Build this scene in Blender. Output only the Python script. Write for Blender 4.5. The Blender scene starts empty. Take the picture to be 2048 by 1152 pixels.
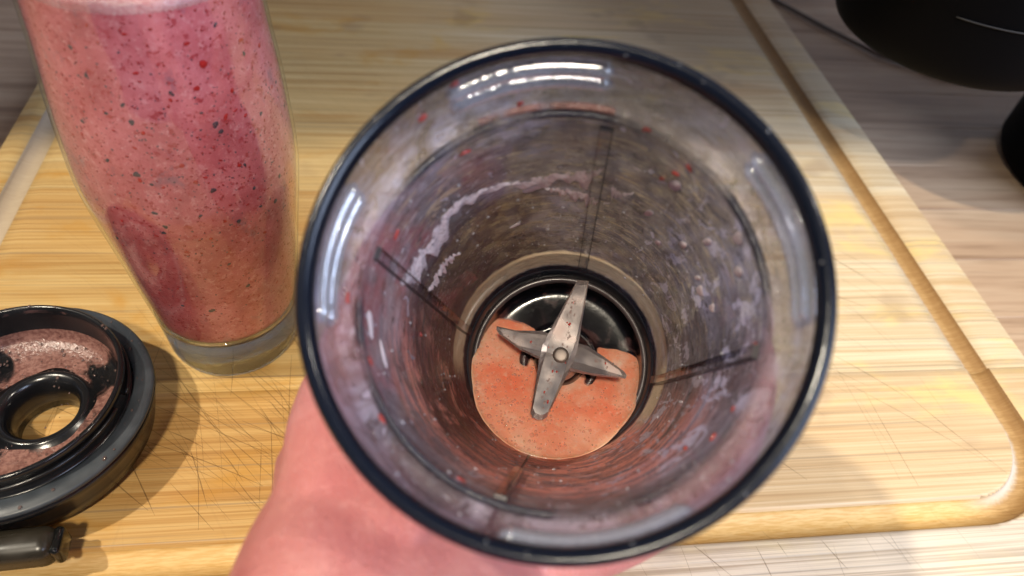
import bpy, bmesh, math, random
import numpy as np
from mathutils import Vector, Matrix
random.seed(7); rng = np.random.default_rng(7)
sc = bpy.context.scene
R = math.radians
CM = 0.01

# ------------------------------------------------------------------ camera
cam_d = bpy.data.cameras.new("camera"); cam = bpy.data.objects.new("camera", cam_d)
sc.collection.objects.link(cam); sc.camera = cam
A = Matrix(((0.989, 0.01168, -0.14745), (-0.10805, 0.73787, -0.66623), (0.10102, 0.67484, 0.73102)))
cam.matrix_world = Matrix.Translation((0, 0, 0.24)) @ A.to_4x4()
cam_d.sensor_width = 36.0; cam_d.lens = 1475 / 2048 * 36
cam_d.clip_start = 0.01; cam_d.clip_end = 50
cam_d.dof.use_dof = True; cam_d.dof.focus_distance = 0.245; cam_d.dof.aperture_fstop = 10.5

# ------------------------------------------------------------------ world, lamps, exposure
w = bpy.data.worlds.new("World"); sc.world = w; w.use_nodes = True
bg = w.node_tree.nodes["Background"]
bg.inputs[0].default_value = (0.62, 0.68, 0.85, 1); bg.inputs[1].default_value = 0.12

def lamp(name, kind, loc, power, color, size, target=None, size_y=None):
    d = bpy.data.lights.new(name, kind); o = bpy.data.objects.new(name, d); sc.collection.objects.link(o)
    o.location = loc; d.energy = power; d.color = color
    if kind == 'AREA':
        d.size = size
        if size_y: d.shape = 'RECTANGLE'; d.size_y = size_y
    else:
        d.shadow_soft_size = size
    if target is not None:
        o.rotation_euler = (Vector(target) - Vector(loc)).to_track_quat('-Z', 'Y').to_euler()
    return o
lamp('ceiling_spot_left', 'POINT', (-1.10, 0.0, 1.90), 122, (1.0, 0.90, 0.73), 0.035)
fl = lamp('added_spot_front', 'SPOT', (-0.25, -0.95, 1.85), 108, (1.0, 0.88, 0.70), 0.09, (0.05, -0.48, 0.0))  # lamp added to reach into the cup mouth and brighten the pool
fl.data.spot_size = R(41); fl.data.spot_blend = 0.06
lamp('ceiling_spot_right', 'POINT', (1.25, 0.05, 1.75), 32, (1.0, 0.90, 0.76), 0.05)
lamp('window_light', 'AREA', (1.1, -0.75, 0.95), 26, (0.62, 0.74, 1.0), 0.9, (0.05, 0.15, 0.05), 0.9)

sc.view_settings.view_transform = 'Standard'; sc.view_settings.look = 'None'
sc.view_settings.exposure = 0.16; sc.view_settings.gamma = 1.0
sc.cycles.max_bounces = 14; sc.cycles.transparent_max_bounces = 40
sc.cycles.transmission_bounces = 8; sc.cycles.glossy_bounces = 5; sc.cycles.diffuse_bounces = 4
sc.cycles.sample_clamp_indirect = 4.0

# ------------------------------------------------------------------ helpers
def link(o, parent=None):
    sc.collection.objects.link(o)
    if parent is not None: o.parent = parent
    return o
def mesh_obj(name, verts, faces, mat, parent=None, smooth=True, uv=None, mats=None, midx=None):
    me = bpy.data.meshes.new(name)
    me.from_pydata([tuple(v) for v in verts], [], [tuple(f) for f in faces])
    me.validate(clean_customdata=False)
    if smooth: me.polygons.foreach_set('use_smooth', [True] * len(me.polygons))
    for m in (mats or [mat]): me.materials.append(m)
    if midx is not None: me.polygons.foreach_set('material_index', midx)
    if uv is not None:
        l = me.uv_layers.new(name='UVMap')
        vi = np.zeros(len(me.loops), dtype=np.int32); me.loops.foreach_get('vertex_index', vi)
        l.data.foreach_set('uv', np.asarray(uv, dtype=np.float32)[vi].ravel())
    me.update()
    return link(bpy.data.objects.new(name, me), parent)
def tag(o, label, cat, group=None):
    o['label'] = label; o['category'] = cat
    if group: o['group'] = group
    return o
def empty(name, loc=(0, 0, 0), rot=None):
    o = bpy.data.objects.new(name, None); o.empty_display_size = 0.01
    sc.collection.objects.link(o); o.location = loc
    if rot is not None: o.rotation_euler = rot
    return o
def lathe(name, prof, mat, parent=None, seg=128, closed=False, a0=0.0, a1=360.0, uv=False, wob=None):
    """prof: list of (r, z). closed: profile is a loop."""
    full = abs(a1 - a0) >= 359.9
    n = seg if full else seg + 1
    ang = np.radians(a0 + (a1 - a0) * np.arange(n) / seg)
    V = []; UV = []; F = []
    m = len(prof)
    dist = [0.0]
    for i in range(1, m): dist.append(dist[-1] + math.hypot(prof[i][0] - prof[i-1][0], prof[i][1] - prof[i-1][1]))
    for i, a in enumerate(ang):
        for j, (r, z) in enumerate(prof):
            rr = r + (wob(a, z) if wob else 0)
            V.append((rr * math.cos(a), rr * math.sin(a), z)); UV.append((a * 0.036, z))
    ni = n if full else n - 1
    mj = m if closed else m - 1
    for i in range(ni):
        i2 = (i + 1) % n
        for j in range(mj):
            j2 = (j + 1) % m
            q = [i * m + j, i2 * m + j, i2 * m + j2, i * m + j2]
            F.append(q)
    if not full and closed:
        F.append([j for j in range(m)][::-1]); F.append([(n - 1) * m + j for j in range(m)])
    o = mesh_obj(name, V, F, mat, parent, uv=UV)
    bm = bmesh.new(); bm.from_mesh(o.data)
    bmesh.ops.remove_doubles(bm, verts=bm.verts, dist=1e-7)
    bmesh.ops.recalc_face_normals(bm, faces=bm.faces)
    bm.to_mesh(o.data); bm.free()
    return o
def smooth_prof(pts, n=6):
    """Catmull-Rom through pts."""
    P = [Vector((p[0], p[1])) for p in pts]; out = []
    for i in range(len(P) - 1):
        p0 = P[max(i-1, 0)]; p1 = P[i]; p2 = P[i+1]; p3 = P[min(i+2, len(P)-1)]
        for k in range(n):
            t = k / n
            q = 0.5 * ((2*p1) + (p2-p0)*t + (2*p0-5*p1+4*p2-p3)*t*t + (-p0+3*p1-3*p2+p3)*t**3)
            out.append((max(q.x, 0), q.y))
    out.append(tuple(P[-1])); return out
def bevel_mod(o, wdt, seg=2):
    b = o.modifiers.new('bevel', 'BEVEL'); b.width = wdt; b.segments = seg; b.limit_method = 'ANGLE'
    return o
def box_data(x0, x1, y0, y1, z0, z1):
    V = [(x, y, z) for z in (z0, z1) for y in (y0, y1) for x in (x0, x1)]
    F = [(0, 2, 3, 1), (4, 5, 7, 6), (0, 1, 5, 4), (2, 6, 7, 3), (0, 4, 6, 2), (1, 3, 7, 5)]
    return V, F
def tube(name, pts, rad, mat, parent=None, seg=8, closed_ends=True, rads=None):
    P = [Vector(p) for p in pts]; V = []; F = []
    up = Vector((0, 0, 1)); prev = None
    for i, p in enumerate(P):
        t = (P[min(i+1, len(P)-1)] - P[max(i-1, 0)]).normalized()
        if prev is None:
            x = t.cross(up);
            if x.length < 1e-3: x = t.cross(Vector((1, 0, 0)))
            x.normalize()
        else:
            x = (prev - t * prev.dot(t)).normalized()
        prev = x; y = t.cross(x); r = rads[i] if rads else rad
        for k in range(seg):
            a = 2*math.pi*k/seg; V.append(p + (x*math.cos(a) + y*math.sin(a)) * r)
    for i in range(len(P)-1):
        for k in range(seg):
            F.append((i*seg+k, i*seg+(k+1) % seg, (i+1)*seg+(k+1) % seg, (i+1)*seg+k))
    if closed_ends:
        F.append(tuple(range(seg))[::-1]); F.append(tuple((len(P)-1)*seg+k for k in range(seg)))
    return mesh_obj(name, V, F, mat, parent)

CB = Vector((0.05337, 0.149, 0.03773)); AX = Vector((-0.2016986, -0.49005529, 0.84803508)).normalized()
DN = Vector((0, 0, -1)) - AX * Vector((0, 0, -1)).dot(AX); DN.normalize(); SD = AX.cross(DN)
CM3 = Matrix((DN, SD, AX)).transposed()
# node DSL
class NT:
    def __init__(s, name):
        s.m = bpy.data.materials.new(name); s.m.use_nodes = True
        s.t = s.m.node_tree; s.t.nodes.clear(); s.out = s.n('ShaderNodeOutputMaterial')
    def n(s, typ, **kw):
        nd = s.t.nodes.new(typ)
        for k, v in kw.items(): setattr(nd, k, v)
        return nd
    def l(s, a, b): s.t.links.new(a, b)
    def set(s, inp, v):
        if hasattr(v, 'is_linked') or isinstance(v, bpy.types.NodeSocket): s.l(v, inp)
        elif isinstance(v, tuple) and len(v) == 3 and inp.type == 'RGBA': inp.default_value = (*v, 1)
        else: inp.default_value = v
    def coord(s, which='Object'): return s.n('ShaderNodeTexCoord').outputs[which]
    def map(s, vec, scale=(1, 1, 1), rot=(0, 0, 0), loc=(0, 0, 0)):
        nd = s.n('ShaderNodeMapping'); s.l(vec, nd.inputs[0])
        nd.inputs['Scale'].default_value = scale; nd.inputs['Rotation'].default_value = rot; nd.inputs['Location'].default_value = loc
        return nd.outputs[0]
    def noise(s, vec, scale, detail=3, rough=0.5, dist=0.0):
        nd = s.n('ShaderNodeTexNoise'); s.l(vec, nd.inputs['Vector'])
        nd.inputs['Scale'].default_value = scale; nd.inputs['Detail'].default_value = detail
        nd.inputs['Roughness'].default_value = rough; nd.inputs['Distortion'].default_value = dist
        return nd.outputs['Fac']
    def voro(s, vec, scale, feature='F1', out='Distance', rnd=1.0):
        nd = s.n('ShaderNodeTexVoronoi', feature=feature); s.l(vec, nd.inputs['Vector'])
        nd.inputs['Scale'].default_value = scale; nd.inputs['Randomness'].default_value = rnd
        return nd.outputs[out]
    def ramp(s, fac, stops, interp='LINEAR'):
        nd = s.n('ShaderNodeValToRGB'); nd.color_ramp.interpolation = interp
        e = nd.color_ramp.elements
        while len(e) < len(stops): e.new(0.5)
        for i, (p, c) in enumerate(stops):
            e[i].position = p; e[i].color = (*c, 1) if isinstance(c, tuple) else (c, c, c, 1)
        s.set(nd.inputs[0], fac); return nd.outputs[0]
    def step(s, fac, a, b, lo=0.0, hi=1.0):
        nd = s.n('ShaderNodeMapRange', interpolation_type='SMOOTHSTEP')
        s.set(nd.inputs[0], fac); nd.inputs[1].default_value = a; nd.inputs[2].default_value = b
        nd.inputs[3].default_value = lo; nd.inputs[4].default_value = hi; return nd.outputs[0]
    def math(s, op, a, b=0.0, clamp=False):
        nd = s.n('ShaderNodeMath', operation=op); nd.use_clamp = clamp
        s.set(nd.inputs[0], a); s.set(nd.inputs[1], b); return nd.outputs[0]
    def mix(s, fac, a, b, typ='MIX'):
        nd = s.n('ShaderNodeMix', data_type='RGBA', blend_type=typ)
        s.set(nd.inputs['Factor'], fac); s.set(nd.inputs['A'], a) if False else None
        s.set(nd.inputs[6], a); s.set(nd.inputs[7], b); return nd.outputs[2]
    def sep(s, vec):
        nd = s.n('ShaderNodeSeparateXYZ'); s.l(vec, nd.inputs[0]); return nd.outputs
    def bump(s, h, strength=0.3, dist=0.001, normal=None):
        nd = s.n('ShaderNodeBump'); s.set(nd.inputs['Height'], h)
        nd.inputs['Strength'].default_value = strength; nd.inputs['Distance'].default_value = dist
        if normal is not None: s.l(normal, nd.inputs['Normal'])
        return nd.outputs[0]
    def bsdf(s, **kw):
        nd = s.n('ShaderNodeBsdfPrincipled')
        for k, v in kw.items(): s.set(nd.inputs[k.replace('_', ' ')], v)
        return nd
    def shader(s, typ, **kw):
        nd = s.n(typ)
        for k, v in kw.items(): s.set(nd.inputs[k.replace('_', ' ')], v)
        return nd.outputs[0]
    def mixs(s, fac, a, b):
        nd = s.n('ShaderNodeMixShader'); s.set(nd.inputs[0], fac); s.l(a, nd.inputs[1]); s.l(b, nd.inputs[2]); return nd.outputs[0]
    def done(s, sh): s.l(sh, s.out.inputs[0]); return s.m

def simple(name, col, rough=0.4, **kw):
    t = NT(name); b = t.bsdf(Base_Color=col, Roughness=rough, **kw); return t.done(b.outputs[0])

# ------------------------------------------------------------------ materials
def bamboo():
    t = NT('bamboo'); g = t.n('ShaderNodeNewGeometry'); pos = g.outputs['Position']
    oi = t.n('ShaderNodeObjectInfo').outputs['Random']
    # world position is fine: the board never moves
    fine = t.noise(t.map(pos, (7, 900, 40)), 1.0, 3, 0.6)
    mid = t.noise(t.map(pos, (5, 230, 20), loc=(3, 1, 0)), 1.0, 2, 0.6)
    stripe = t.math('ADD', t.math('MULTIPLY', fine, 0.55), t.math('MULTIPLY', mid, 0.45))
    c = t.ramp(stripe, [(0.30, (0.40, 0.245, 0.10)), (0.43, (0.60, 0.43, 0.23)), (0.55, (0.72, 0.57, 0.355)), (0.72, (0.80, 0.71, 0.54))])
    vf = t.noise(t.map(pos, (16, 2300, 30), loc=(2, 0, 0)), 1.0, 2, 0.6)
    c = t.mix(t.step(vf, 0.50, 0.70, 0.0, 0.45), c, (0.34, 0.21, 0.09))
    # plank to plank tone
    c = t.mix(t.step(oi, 0.0, 1.0, 0.0, 0.55), c, t.mix(1.0, c, (0.80, 0.58, 0.34), 'MULTIPLY'))
    # honey stains
    st = t.step(t.noise(t.map(pos, (14, 30, 14)), 1.0, 4, 0.62, 0.6), 0.52, 0.70)
    c = t.mix(t.math('MULTIPLY', st, 0.72), c, t.mix(t.step(t.sep(pos)[0], -0.02, 0.10), (0.60, 0.33, 0.06), (0.82, 0.58, 0.16)))
    st2 = t.step(t.noise(t.map(pos, (6, 45, 10), loc=(9, 2, 0)), 1.0, 3, 0.5), 0.56, 0.66)
    c = t.mix(t.math('MULTIPLY', st2, 0.5), c, (0.50, 0.26, 0.07))
    # left darker and honey toned, right paler: uneven light put into the colour
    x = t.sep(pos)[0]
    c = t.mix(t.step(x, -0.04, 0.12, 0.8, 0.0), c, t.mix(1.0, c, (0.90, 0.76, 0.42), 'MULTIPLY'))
    # brown patches left from wet things
    pt = t.step(t.noise(t.map(pos, (26, 30, 10), loc=(1.3, 0.4, 0)), 1.0, 2, 0.5), 0.60, 0.72)
    c = t.mix(t.math('MULTIPLY', pt, 0.40), c, (0.26, 0.14, 0.07))
    fl_ = t.step(t.noise(t.map(pos, (3, 480, 5), loc=(5, 0, 0)), 1.0, 2, 0.55), 0.60, 0.68)
    c = t.mix(t.math('MULTIPLY', fl_, 0.55), c, (0.30, 0.20, 0.11))
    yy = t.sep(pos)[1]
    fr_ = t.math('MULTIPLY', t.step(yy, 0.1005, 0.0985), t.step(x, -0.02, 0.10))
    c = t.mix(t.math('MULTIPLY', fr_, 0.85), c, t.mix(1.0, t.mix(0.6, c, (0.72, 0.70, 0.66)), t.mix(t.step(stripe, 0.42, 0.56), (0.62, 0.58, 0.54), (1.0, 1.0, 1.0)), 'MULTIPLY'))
    c = t.mix(t.step(x, 0.06, 0.20, 0.0, 0.15), c, (0.80, 0.73, 0.56))  # right side paled further, brighter light put into the colour
    # knife cuts in several directions
    cuts = None; hts = None
    for i, (a, sx, sy, th) in enumerate([(-44, 5, 520, 0.715), (-52, 7, 480, 0.725), (-30, 5, 560, 0.725), (-75, 7, 560, 0.745), (86, 5, 480, 0.745), (-60, 9, 600, 0.735)]):
        v = t.map(pos, (1, 1, 1), rot=(0, 0, R(-a)))
        v = t.map(v, (sx, sy, 0.0), loc=(i * 3.7, i * 1.9, 0))
        k = t.step(t.noise(v, 1.0, 0, 0.4), th + 0.01, th + 0.045)
        cuts = k if cuts is None else t.math('MAXIMUM', cuts, k)
    reg = t.step(t.noise(t.map(pos, (9, 9, 9), loc=(4, 7, 0)), 1.0, 2, 0.5), 0.38, 0.56, 0.25, 1.0)
    cuts = t.math('MULTIPLY', t.math('MULTIPLY', cuts, reg), t.step(x, -0.02, 0.12, 1.0, 0.45))
    c = t.mix(t.math('MULTIPLY', cuts, 0.06), c, (0.20, 0.10, 0.035))
    h = t.math('MULTIPLY', fine, 0.35)
    nm = t.bump(h, 0.35, 0.0004)
    b = t.bsdf(Base_Color=c, Roughness=t.step(fine, 0.3, 0.7, 0.52, 0.40), Normal=nm, Specular_IOR_Level=0.45)
    return t.done(b.outputs[0])
def bamboo_groove():
    t = NT('bamboo_groove'); pos = t.n('ShaderNodeNewGeometry').outputs['Position']
    fine = t.noise(t.map(pos, (160, 1500, 100)), 1.0, 2, 0.6)
    c = t.ramp(fine, [(0.3, (0.34, 0.19, 0.065)), (0.5, (0.42, 0.245, 0.09)), (0.72, (0.54, 0.34, 0.14))])
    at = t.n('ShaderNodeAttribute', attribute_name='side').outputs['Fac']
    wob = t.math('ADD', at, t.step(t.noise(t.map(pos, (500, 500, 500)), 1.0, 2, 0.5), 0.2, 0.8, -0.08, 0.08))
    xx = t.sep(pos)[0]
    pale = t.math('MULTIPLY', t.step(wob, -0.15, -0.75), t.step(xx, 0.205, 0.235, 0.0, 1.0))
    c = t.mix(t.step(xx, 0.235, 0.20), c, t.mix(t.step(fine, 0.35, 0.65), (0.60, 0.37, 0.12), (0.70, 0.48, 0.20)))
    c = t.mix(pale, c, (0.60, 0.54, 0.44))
    c = t.mix(t.math('MULTIPLY', t.step(wob, 0.05, 0.45), t.step(xx, 0.17, 0.24, 0.2, 0.5)), c, (0.27, 0.14, 0.045))  # outer groove wall: brown stain with its shade painted in
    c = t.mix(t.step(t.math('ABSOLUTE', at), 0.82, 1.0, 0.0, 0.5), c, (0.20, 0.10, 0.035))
    c = t.mix(t.step(xx, -0.15, -0.17, 0, 0.6), c, (0.42, 0.39, 0.36))
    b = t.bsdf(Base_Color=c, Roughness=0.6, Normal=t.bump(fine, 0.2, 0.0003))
    return t.done(b.outputs[0])
def counter_wood():
    t = NT('beech_counter'); pos = t.n('ShaderNodeNewGeometry').outputs['Position']
    oi = t.n('ShaderNodeObjectInfo').outputs['Random']
    v = t.map(pos, (1, 1, 1))
    nd = t.n('ShaderNodeVectorMath', operation='ADD'); t.l(v, nd.inputs[0])
    comb = t.n('ShaderNodeCombineXYZ'); t.l(t.math('MULTIPLY', oi, 7.0), comb.inputs[0]); t.l(t.math('MULTIPLY', oi, 3.0), comb.inputs[1]); t.l(comb.outputs[0], nd.inputs[1])
    v = nd.outputs[0]
    g1 = t.noise(t.map(v, (4, 60, 4)), 1.0, 5, 0.6, 0.8)
    g2 = t.noise(t.map(v, (22, 500, 20)), 1.0, 2, 0.6)
    c = t.ramp(g1, [(0.3, (0.30, 0.19, 0.115)), (0.5, (0.47, 0.32, 0.205)), (0.7, (0.58, 0.43, 0.29))])
    c = t.mix(t.step(g2, 0.5, 0.75, 0.0, 0.45), c, (0.25, 0.155, 0.09))
    c = t.mix(t.step(oi, 0, 1, 0.0, 0.5), c, t.mix(1.0, c, (0.72, 0.62, 0.55), 'MULTIPLY'))
    b = t.bsdf(Base_Color=c, Roughness=0.5, Normal=t.bump(g2, 0.15, 0.0004)); return t.done(b.outputs[0])

def clear_plastic(name, tint=(0.93, 0.94, 0.97), edge=(0.25, 0.28, 0.36), rough=0.06, wet=0.0, gl=0.35):
    """thin clear wall: transparent face on, darker through its thickness at grazing angles, with a gloss on top"""
    t = NT(name)
    lw = t.n('ShaderNodeLayerWeight'); lw.inputs[0].default_value = 0.35
    f = lw.outputs['Facing']
    c = t.mix(t.step(f, 0.55, 1.0), tint, edge)
    pos = t.coord('Object')
    nb = t.bump(t.noise(pos, 260, 2, 0.5), wet, 0.0006) if wet else None
    gls = t.shader('ShaderNodeBsdfGlossy', Color=(1.0, 1.0, 1.0), Roughness=rough, **({'Normal': nb} if nb else {}))
    tr = t.shader('ShaderNodeBsdfTransparent', Color=c)
    lf = t.n('ShaderNodeLayerWeight'); lf.inputs[0].default_value = 0.5
    sch = t.math('ADD', 0.045, t.math('MULTIPLY', t.math('POWER', lf.outputs['Facing'], 5.0), 0.8))
    return t.done(t.mixs(t.math('MULTIPLY', sch, gl, clamp=True), tr, gls))

def film():
    """smoothie left on the inside of the cup wall; uv.x = angle(rad)*0.036, uv.y = height (m)"""
    t = NT('smoothie_film'); uv = t.coord('UV'); u, v, _ = t.sep(uv)
    pos = t.coord('Object')
    ang = t.math('DIVIDE', u, 0.036); ca = t.math('COSINE', ang); sa = t.math('SINE', ang)
    low = t.step(ca, -0.15, 0.75); upp = t.step(ca, 0.15, -0.6); rt = t.step(sa, 0.2, 0.85); lf = t.step(sa, -0.45, -0.95)
    mott = t.noise(pos, 50, 5, 0.62, 0.7); mott2 = t.noise(pos, 190, 5, 0.65, 0.5)
    fs = t.noise(t.map(uv, (95, 430, 0), rot=(0, 0, 0.40)), 1.0, 5, 0.68, 1.5)
    base = t.ramp(mott, [(0.32, (0.085, 0.073, 0.082)), (0.47, (0.155, 0.14, 0.155)), (0.58, (0.24, 0.225, 0.27)), (0.70, (0.42, 0.40, 0.51))])
    # red tint painted on the left wall for the refracted view of the glass
    red = t.math('MULTIPLY', lf, t.step(t.noise(pos, 42, 3, 0.5, 0.5), 0.40, 0.58))
    base = t.mix(t.math('MULTIPLY', red, 0.75), base, (0.30, 0.075, 0.09))
    pur = t.math('MULTIPLY', t.math('MULTIPLY', t.step(sa, -0.2, -0.6), t.step(v, 0.080, 0.068)), t.step(mott, 0.33, 0.46))  # dark maroon painted in for the smoothie glass seen through the wall
    # tan flecks dragged round the upper wall
    tn = t.noise(t.map(uv, (100, 480, 0), rot=(0, 0, 0.45)), 1.0, 5, 0.70, 1.2)
    tanm = t.math('MULTIPLY', t.math('MULTIPLY', upp, t.step(tn, 0.565, 0.59)), t.step(v, 0.030, 0.050))
    base = t.mix(t.math('MULTIPLY', tanm, 0.75), base, (0.50, 0.40, 0.27))
    # smooth tan band in the middle of the upper wall, under the neck
    tb = t.math('MULTIPLY', t.math('MULTIPLY', t.step(ca, -0.3, -0.85), t.step(v, 0.080, 0.098)), t.step(t.noise(pos, 70, 4, 0.6, 0.8), 0.44, 0.54))
    base = t.mix(t.math('MULTIPLY', tb, 0.5), base, (0.31, 0.25, 0.19))
    # salmon streaks pulled along the wall near the pool, with dark wet gaps
    streak = t.noise(t.map(uv, (34, 520, 0), rot=(0, 0, 0.12)), 1.0, 5, 0.66, 1.0)
    lowm = t.math('MULTIPLY', low, t.step(v, 0.070, 0.105, 1.0, 0.0))
    base = t.mix(t.math('MULTIPLY', lowm, 0.6), base, (0.11, 0.09, 0.10))
    base = t.mix(t.math('MULTIPLY', lowm, t.step(streak, 0.42, 0.50)), base, (0.97, 0.38, 0.31))
    gap = t.math('MULTIPLY', low, t.step(t.noise(t.map(uv, (100, 260, 0), loc=(7, 3, 0)), 1.0, 4, 0.65, 1.0), 0.53, 0.57))
    base = t.mix(t.math('MULTIPLY', gap, 0.75), base, (0.15, 0.135, 0.16))
    # pale lavender foam smears on the right; a lavender highlight painted near the neck
    sm = t.noise(t.map(uv, (130, 60, 0), rot=(0, 0, -0.45)), 1.0, 6, 0.70, 0.6)
    base = t.mix(t.math('MULTIPLY', t.math('MULTIPLY', rt, t.step(sm, 0.55, 0.60)), 0.75), base, (0.62, 0.58, 0.72))
    base = t.mix(t.step(v, 0.106, 0.113, 0.0, 0.7), base, t.mix(t.step(mott, 0.42, 0.60), (0.17, 0.14, 0.145), (0.44, 0.41, 0.51)))
    # froth left just above the level of the pool
    dp = t.n('ShaderNodeVectorMath', operation='DOT_PRODUCT'); t.l(pos, dp.inputs[0]); dp.inputs[1].default_value = (DN.z, SD.z, AX.z)
    hz = t.math('ADD', dp.outputs['Value'], t.math('MULTIPLY', mott2, -0.006))
    shore = t.math('MULTIPLY', t.step(hz, 0.0035, -0.001), t.step(ca, -0.2, 0.2))
    base = t.mix(t.math('MULTIPLY', shore, 0.85), base, t.mix(t.step(fs, 0.42, 0.58), (0.62, 0.25, 0.19), (0.95, 0.50, 0.38)))
    # crisp splashes: thin wet spots and pale drips
    spl = t.noise(t.map(uv, (210, 330, 0), rot=(0, 0, 0.5), loc=(4, 9, 0)), 1.0, 3, 0.6, 0.9)
    base = t.mix(t.math('MULTIPLY', t.step(spl, 0.61, 0.625), 0.7), base, (0.055, 0.047, 0.052))
    spl2 = t.noise(t.map(uv, (190, 120, 0), rot=(0, 0, -0.4), loc=(1, 6, 0)), 1.0, 3, 0.6, 0.9)
    base = t.mix(t.math('MULTIPLY', t.step(spl2, 0.655, 0.67), 0.75), base, (0.60, 0.56, 0.68))
    # fine dark and pale lines
    base = t.mix(t.step(fs, 0.58, 0.66, 0.0, 0.65), base, (0.56, 0.50, 0.55))
    base = t.mix(t.math('MULTIPLY', t.step(fs, 0.44, 0.36, 0.0, 0.65), t.math('SUBTRACT', 1.0, t.math('MULTIPLY', lowm, 0.75))), base, (0.035, 0.028, 0.032))
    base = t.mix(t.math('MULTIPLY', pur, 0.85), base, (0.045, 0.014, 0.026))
    # bubbles
    bub = t.voro(pos, 560); zone = t.step(t.noise(pos, 80, 2), 0.52, 0.58)
    base = t.mix(t.math('MULTIPLY', t.math('MULTIPLY', t.step(bub, 0.20, 0.14), zone), 0.7), base, (0.06, 0.045, 0.045))
    base = t.mix(t.math('MULTIPLY', t.math('MULTIPLY', t.step(t.math('ABSOLUTE', t.math('SUBTRACT', bub, 0.24)), 0.05, 0.02), zone), 0.45), base, (0.55, 0.47, 0.50))
    # bottom of the wall: clear, pale ring, then the dark seal showing through
    edge_n = t.math('ADD', v, t.math('MULTIPLY', mott2, 0.003))
    clear_bottom = t.math('MULTIPLY', t.math('MULTIPLY', t.step(edge_n, 0.0255, 0.0285, 1.0, 0.0), t.step(edge_n, 0.0150, 0.0180)), t.step(ca, 0.55, 0.2))
    base = t.mix(t.math('MULTIPLY', t.step(edge_n, 0.0175, 0.0145), 0.93), base, (0.010, 0.014, 0.028))
    base = t.mix(t.math('MULTIPLY', clear_bottom, 0.95), base, (0.86, 0.73, 0.52))
    cov = t.math('ADD', 0.945, t.step(mott2, 0.35, 0.62, -0.055, 0.03))
    cov = t.math('SUBTRACT', cov, t.math('MULTIPLY', clear_bottom, 0.30))
    cov = t.math('SUBTRACT', cov, t.math('MULTIPLY', tanm, 0.04))
    cov = t.math('SUBTRACT', cov, t.step(v, 0.106, 0.113, 0.0, 0.22))
    cov = t.math('MAXIMUM', t.math('MINIMUM', cov, 0.975), 0.10)
    hgt = t.math('ADD', t.math('MULTIPLY', fs, 0.6), t.math('ADD', t.math('MULTIPLY', mott2, 0.7), t.math('MULTIPLY', tanm, -0.25)))
    hgt = t.math('ADD', hgt, t.math('MULTIPLY', t.step(spl2, 0.63, 0.68), 0.5))
    nm = t.bump(hgt, 1.0, 0.0014)
    dif = t.shader('ShaderNodeBsdfDiffuse', Color=base, Normal=nm)
    trl = t.shader('ShaderNodeBsdfTranslucent', Color=base)
    gls = t.shader('ShaderNodeBsdfGlossy', Color=(1.0, 1.0, 1.0), Roughness=0.10, Normal=nm)
    body = t.mixs(0.30, dif, trl)
    lw = t.n('ShaderNodeLayerWeight'); lw.inputs[0].default_value = 0.5; t.l(nm, lw.inputs['Normal'])
    sch = t.math('ADD', 0.055, t.math('MULTIPLY', t.math('POWER', lw.outputs['Facing'], 5.0), 0.45))
    wet = t.mixs(sch, body, gls)
    tr = t.shader('ShaderNodeBsdfTransparent', Color=(0.95, 0.95, 0.97))
    return t.done(t.mixs(cov, tr, wet))

def smoothie_mat():
    t = NT('pink_smoothie'); pos = t.coord('Object')
    a = t.noise(pos, 60, 4, 0.6, 0.3); b_ = t.noise(pos, 420, 4, 0.7); cfine = t.noise(pos, 1500, 2, 0.6)
    c = t.ramp(a, [(0.32, (0.42, 0.085, 0.10)), (0.5, (0.56, 0.135, 0.155)), (0.68, (0.66, 0.20, 0.225))])
    c = t.mix(t.step(b_, 0.52, 0.72, 0, 0.5), c, (0.78, 0.42, 0.42))
    c = t.mix(t.step(b_, 0.44, 0.30, 0, 0.6), c, (0.47, 0.10, 0.10))
    c = t.mix(t.step(cfine, 0.6, 0.75, 0, 0.35), c, (0.85, 0.55, 0.55))
    gv = t.noise(t.map(pos, (1, 1, 0.8), loc=(0.3, 0, 0)), 105, 5, 0.7)
    c = t.mix(t.step(gv, 0.58, 0.70, 0, 0.6), c, (0.20, 0.11, 0.16))
    rv = t.noise(t.map(pos, (1, 1, 1.2), loc=(0, 0.5, 0)), 420, 4, 0.7)
    c = t.mix(t.step(rv, 0.56, 0.64, 0, 0.85), c, (0.40, 0.035, 0.045))
    z = t.sep(pos)[2]
    b = t.bsdf(Base_Color=c, Roughness=0.35, Subsurface_Weight=0.25, Subsurface_Radius=(0.004, 0.0015, 0.0012), Subsurface_Scale=1.0, Normal=t.bump(b_, 0.15, 0.0004))
    return t.done(b.outputs[0])
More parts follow.
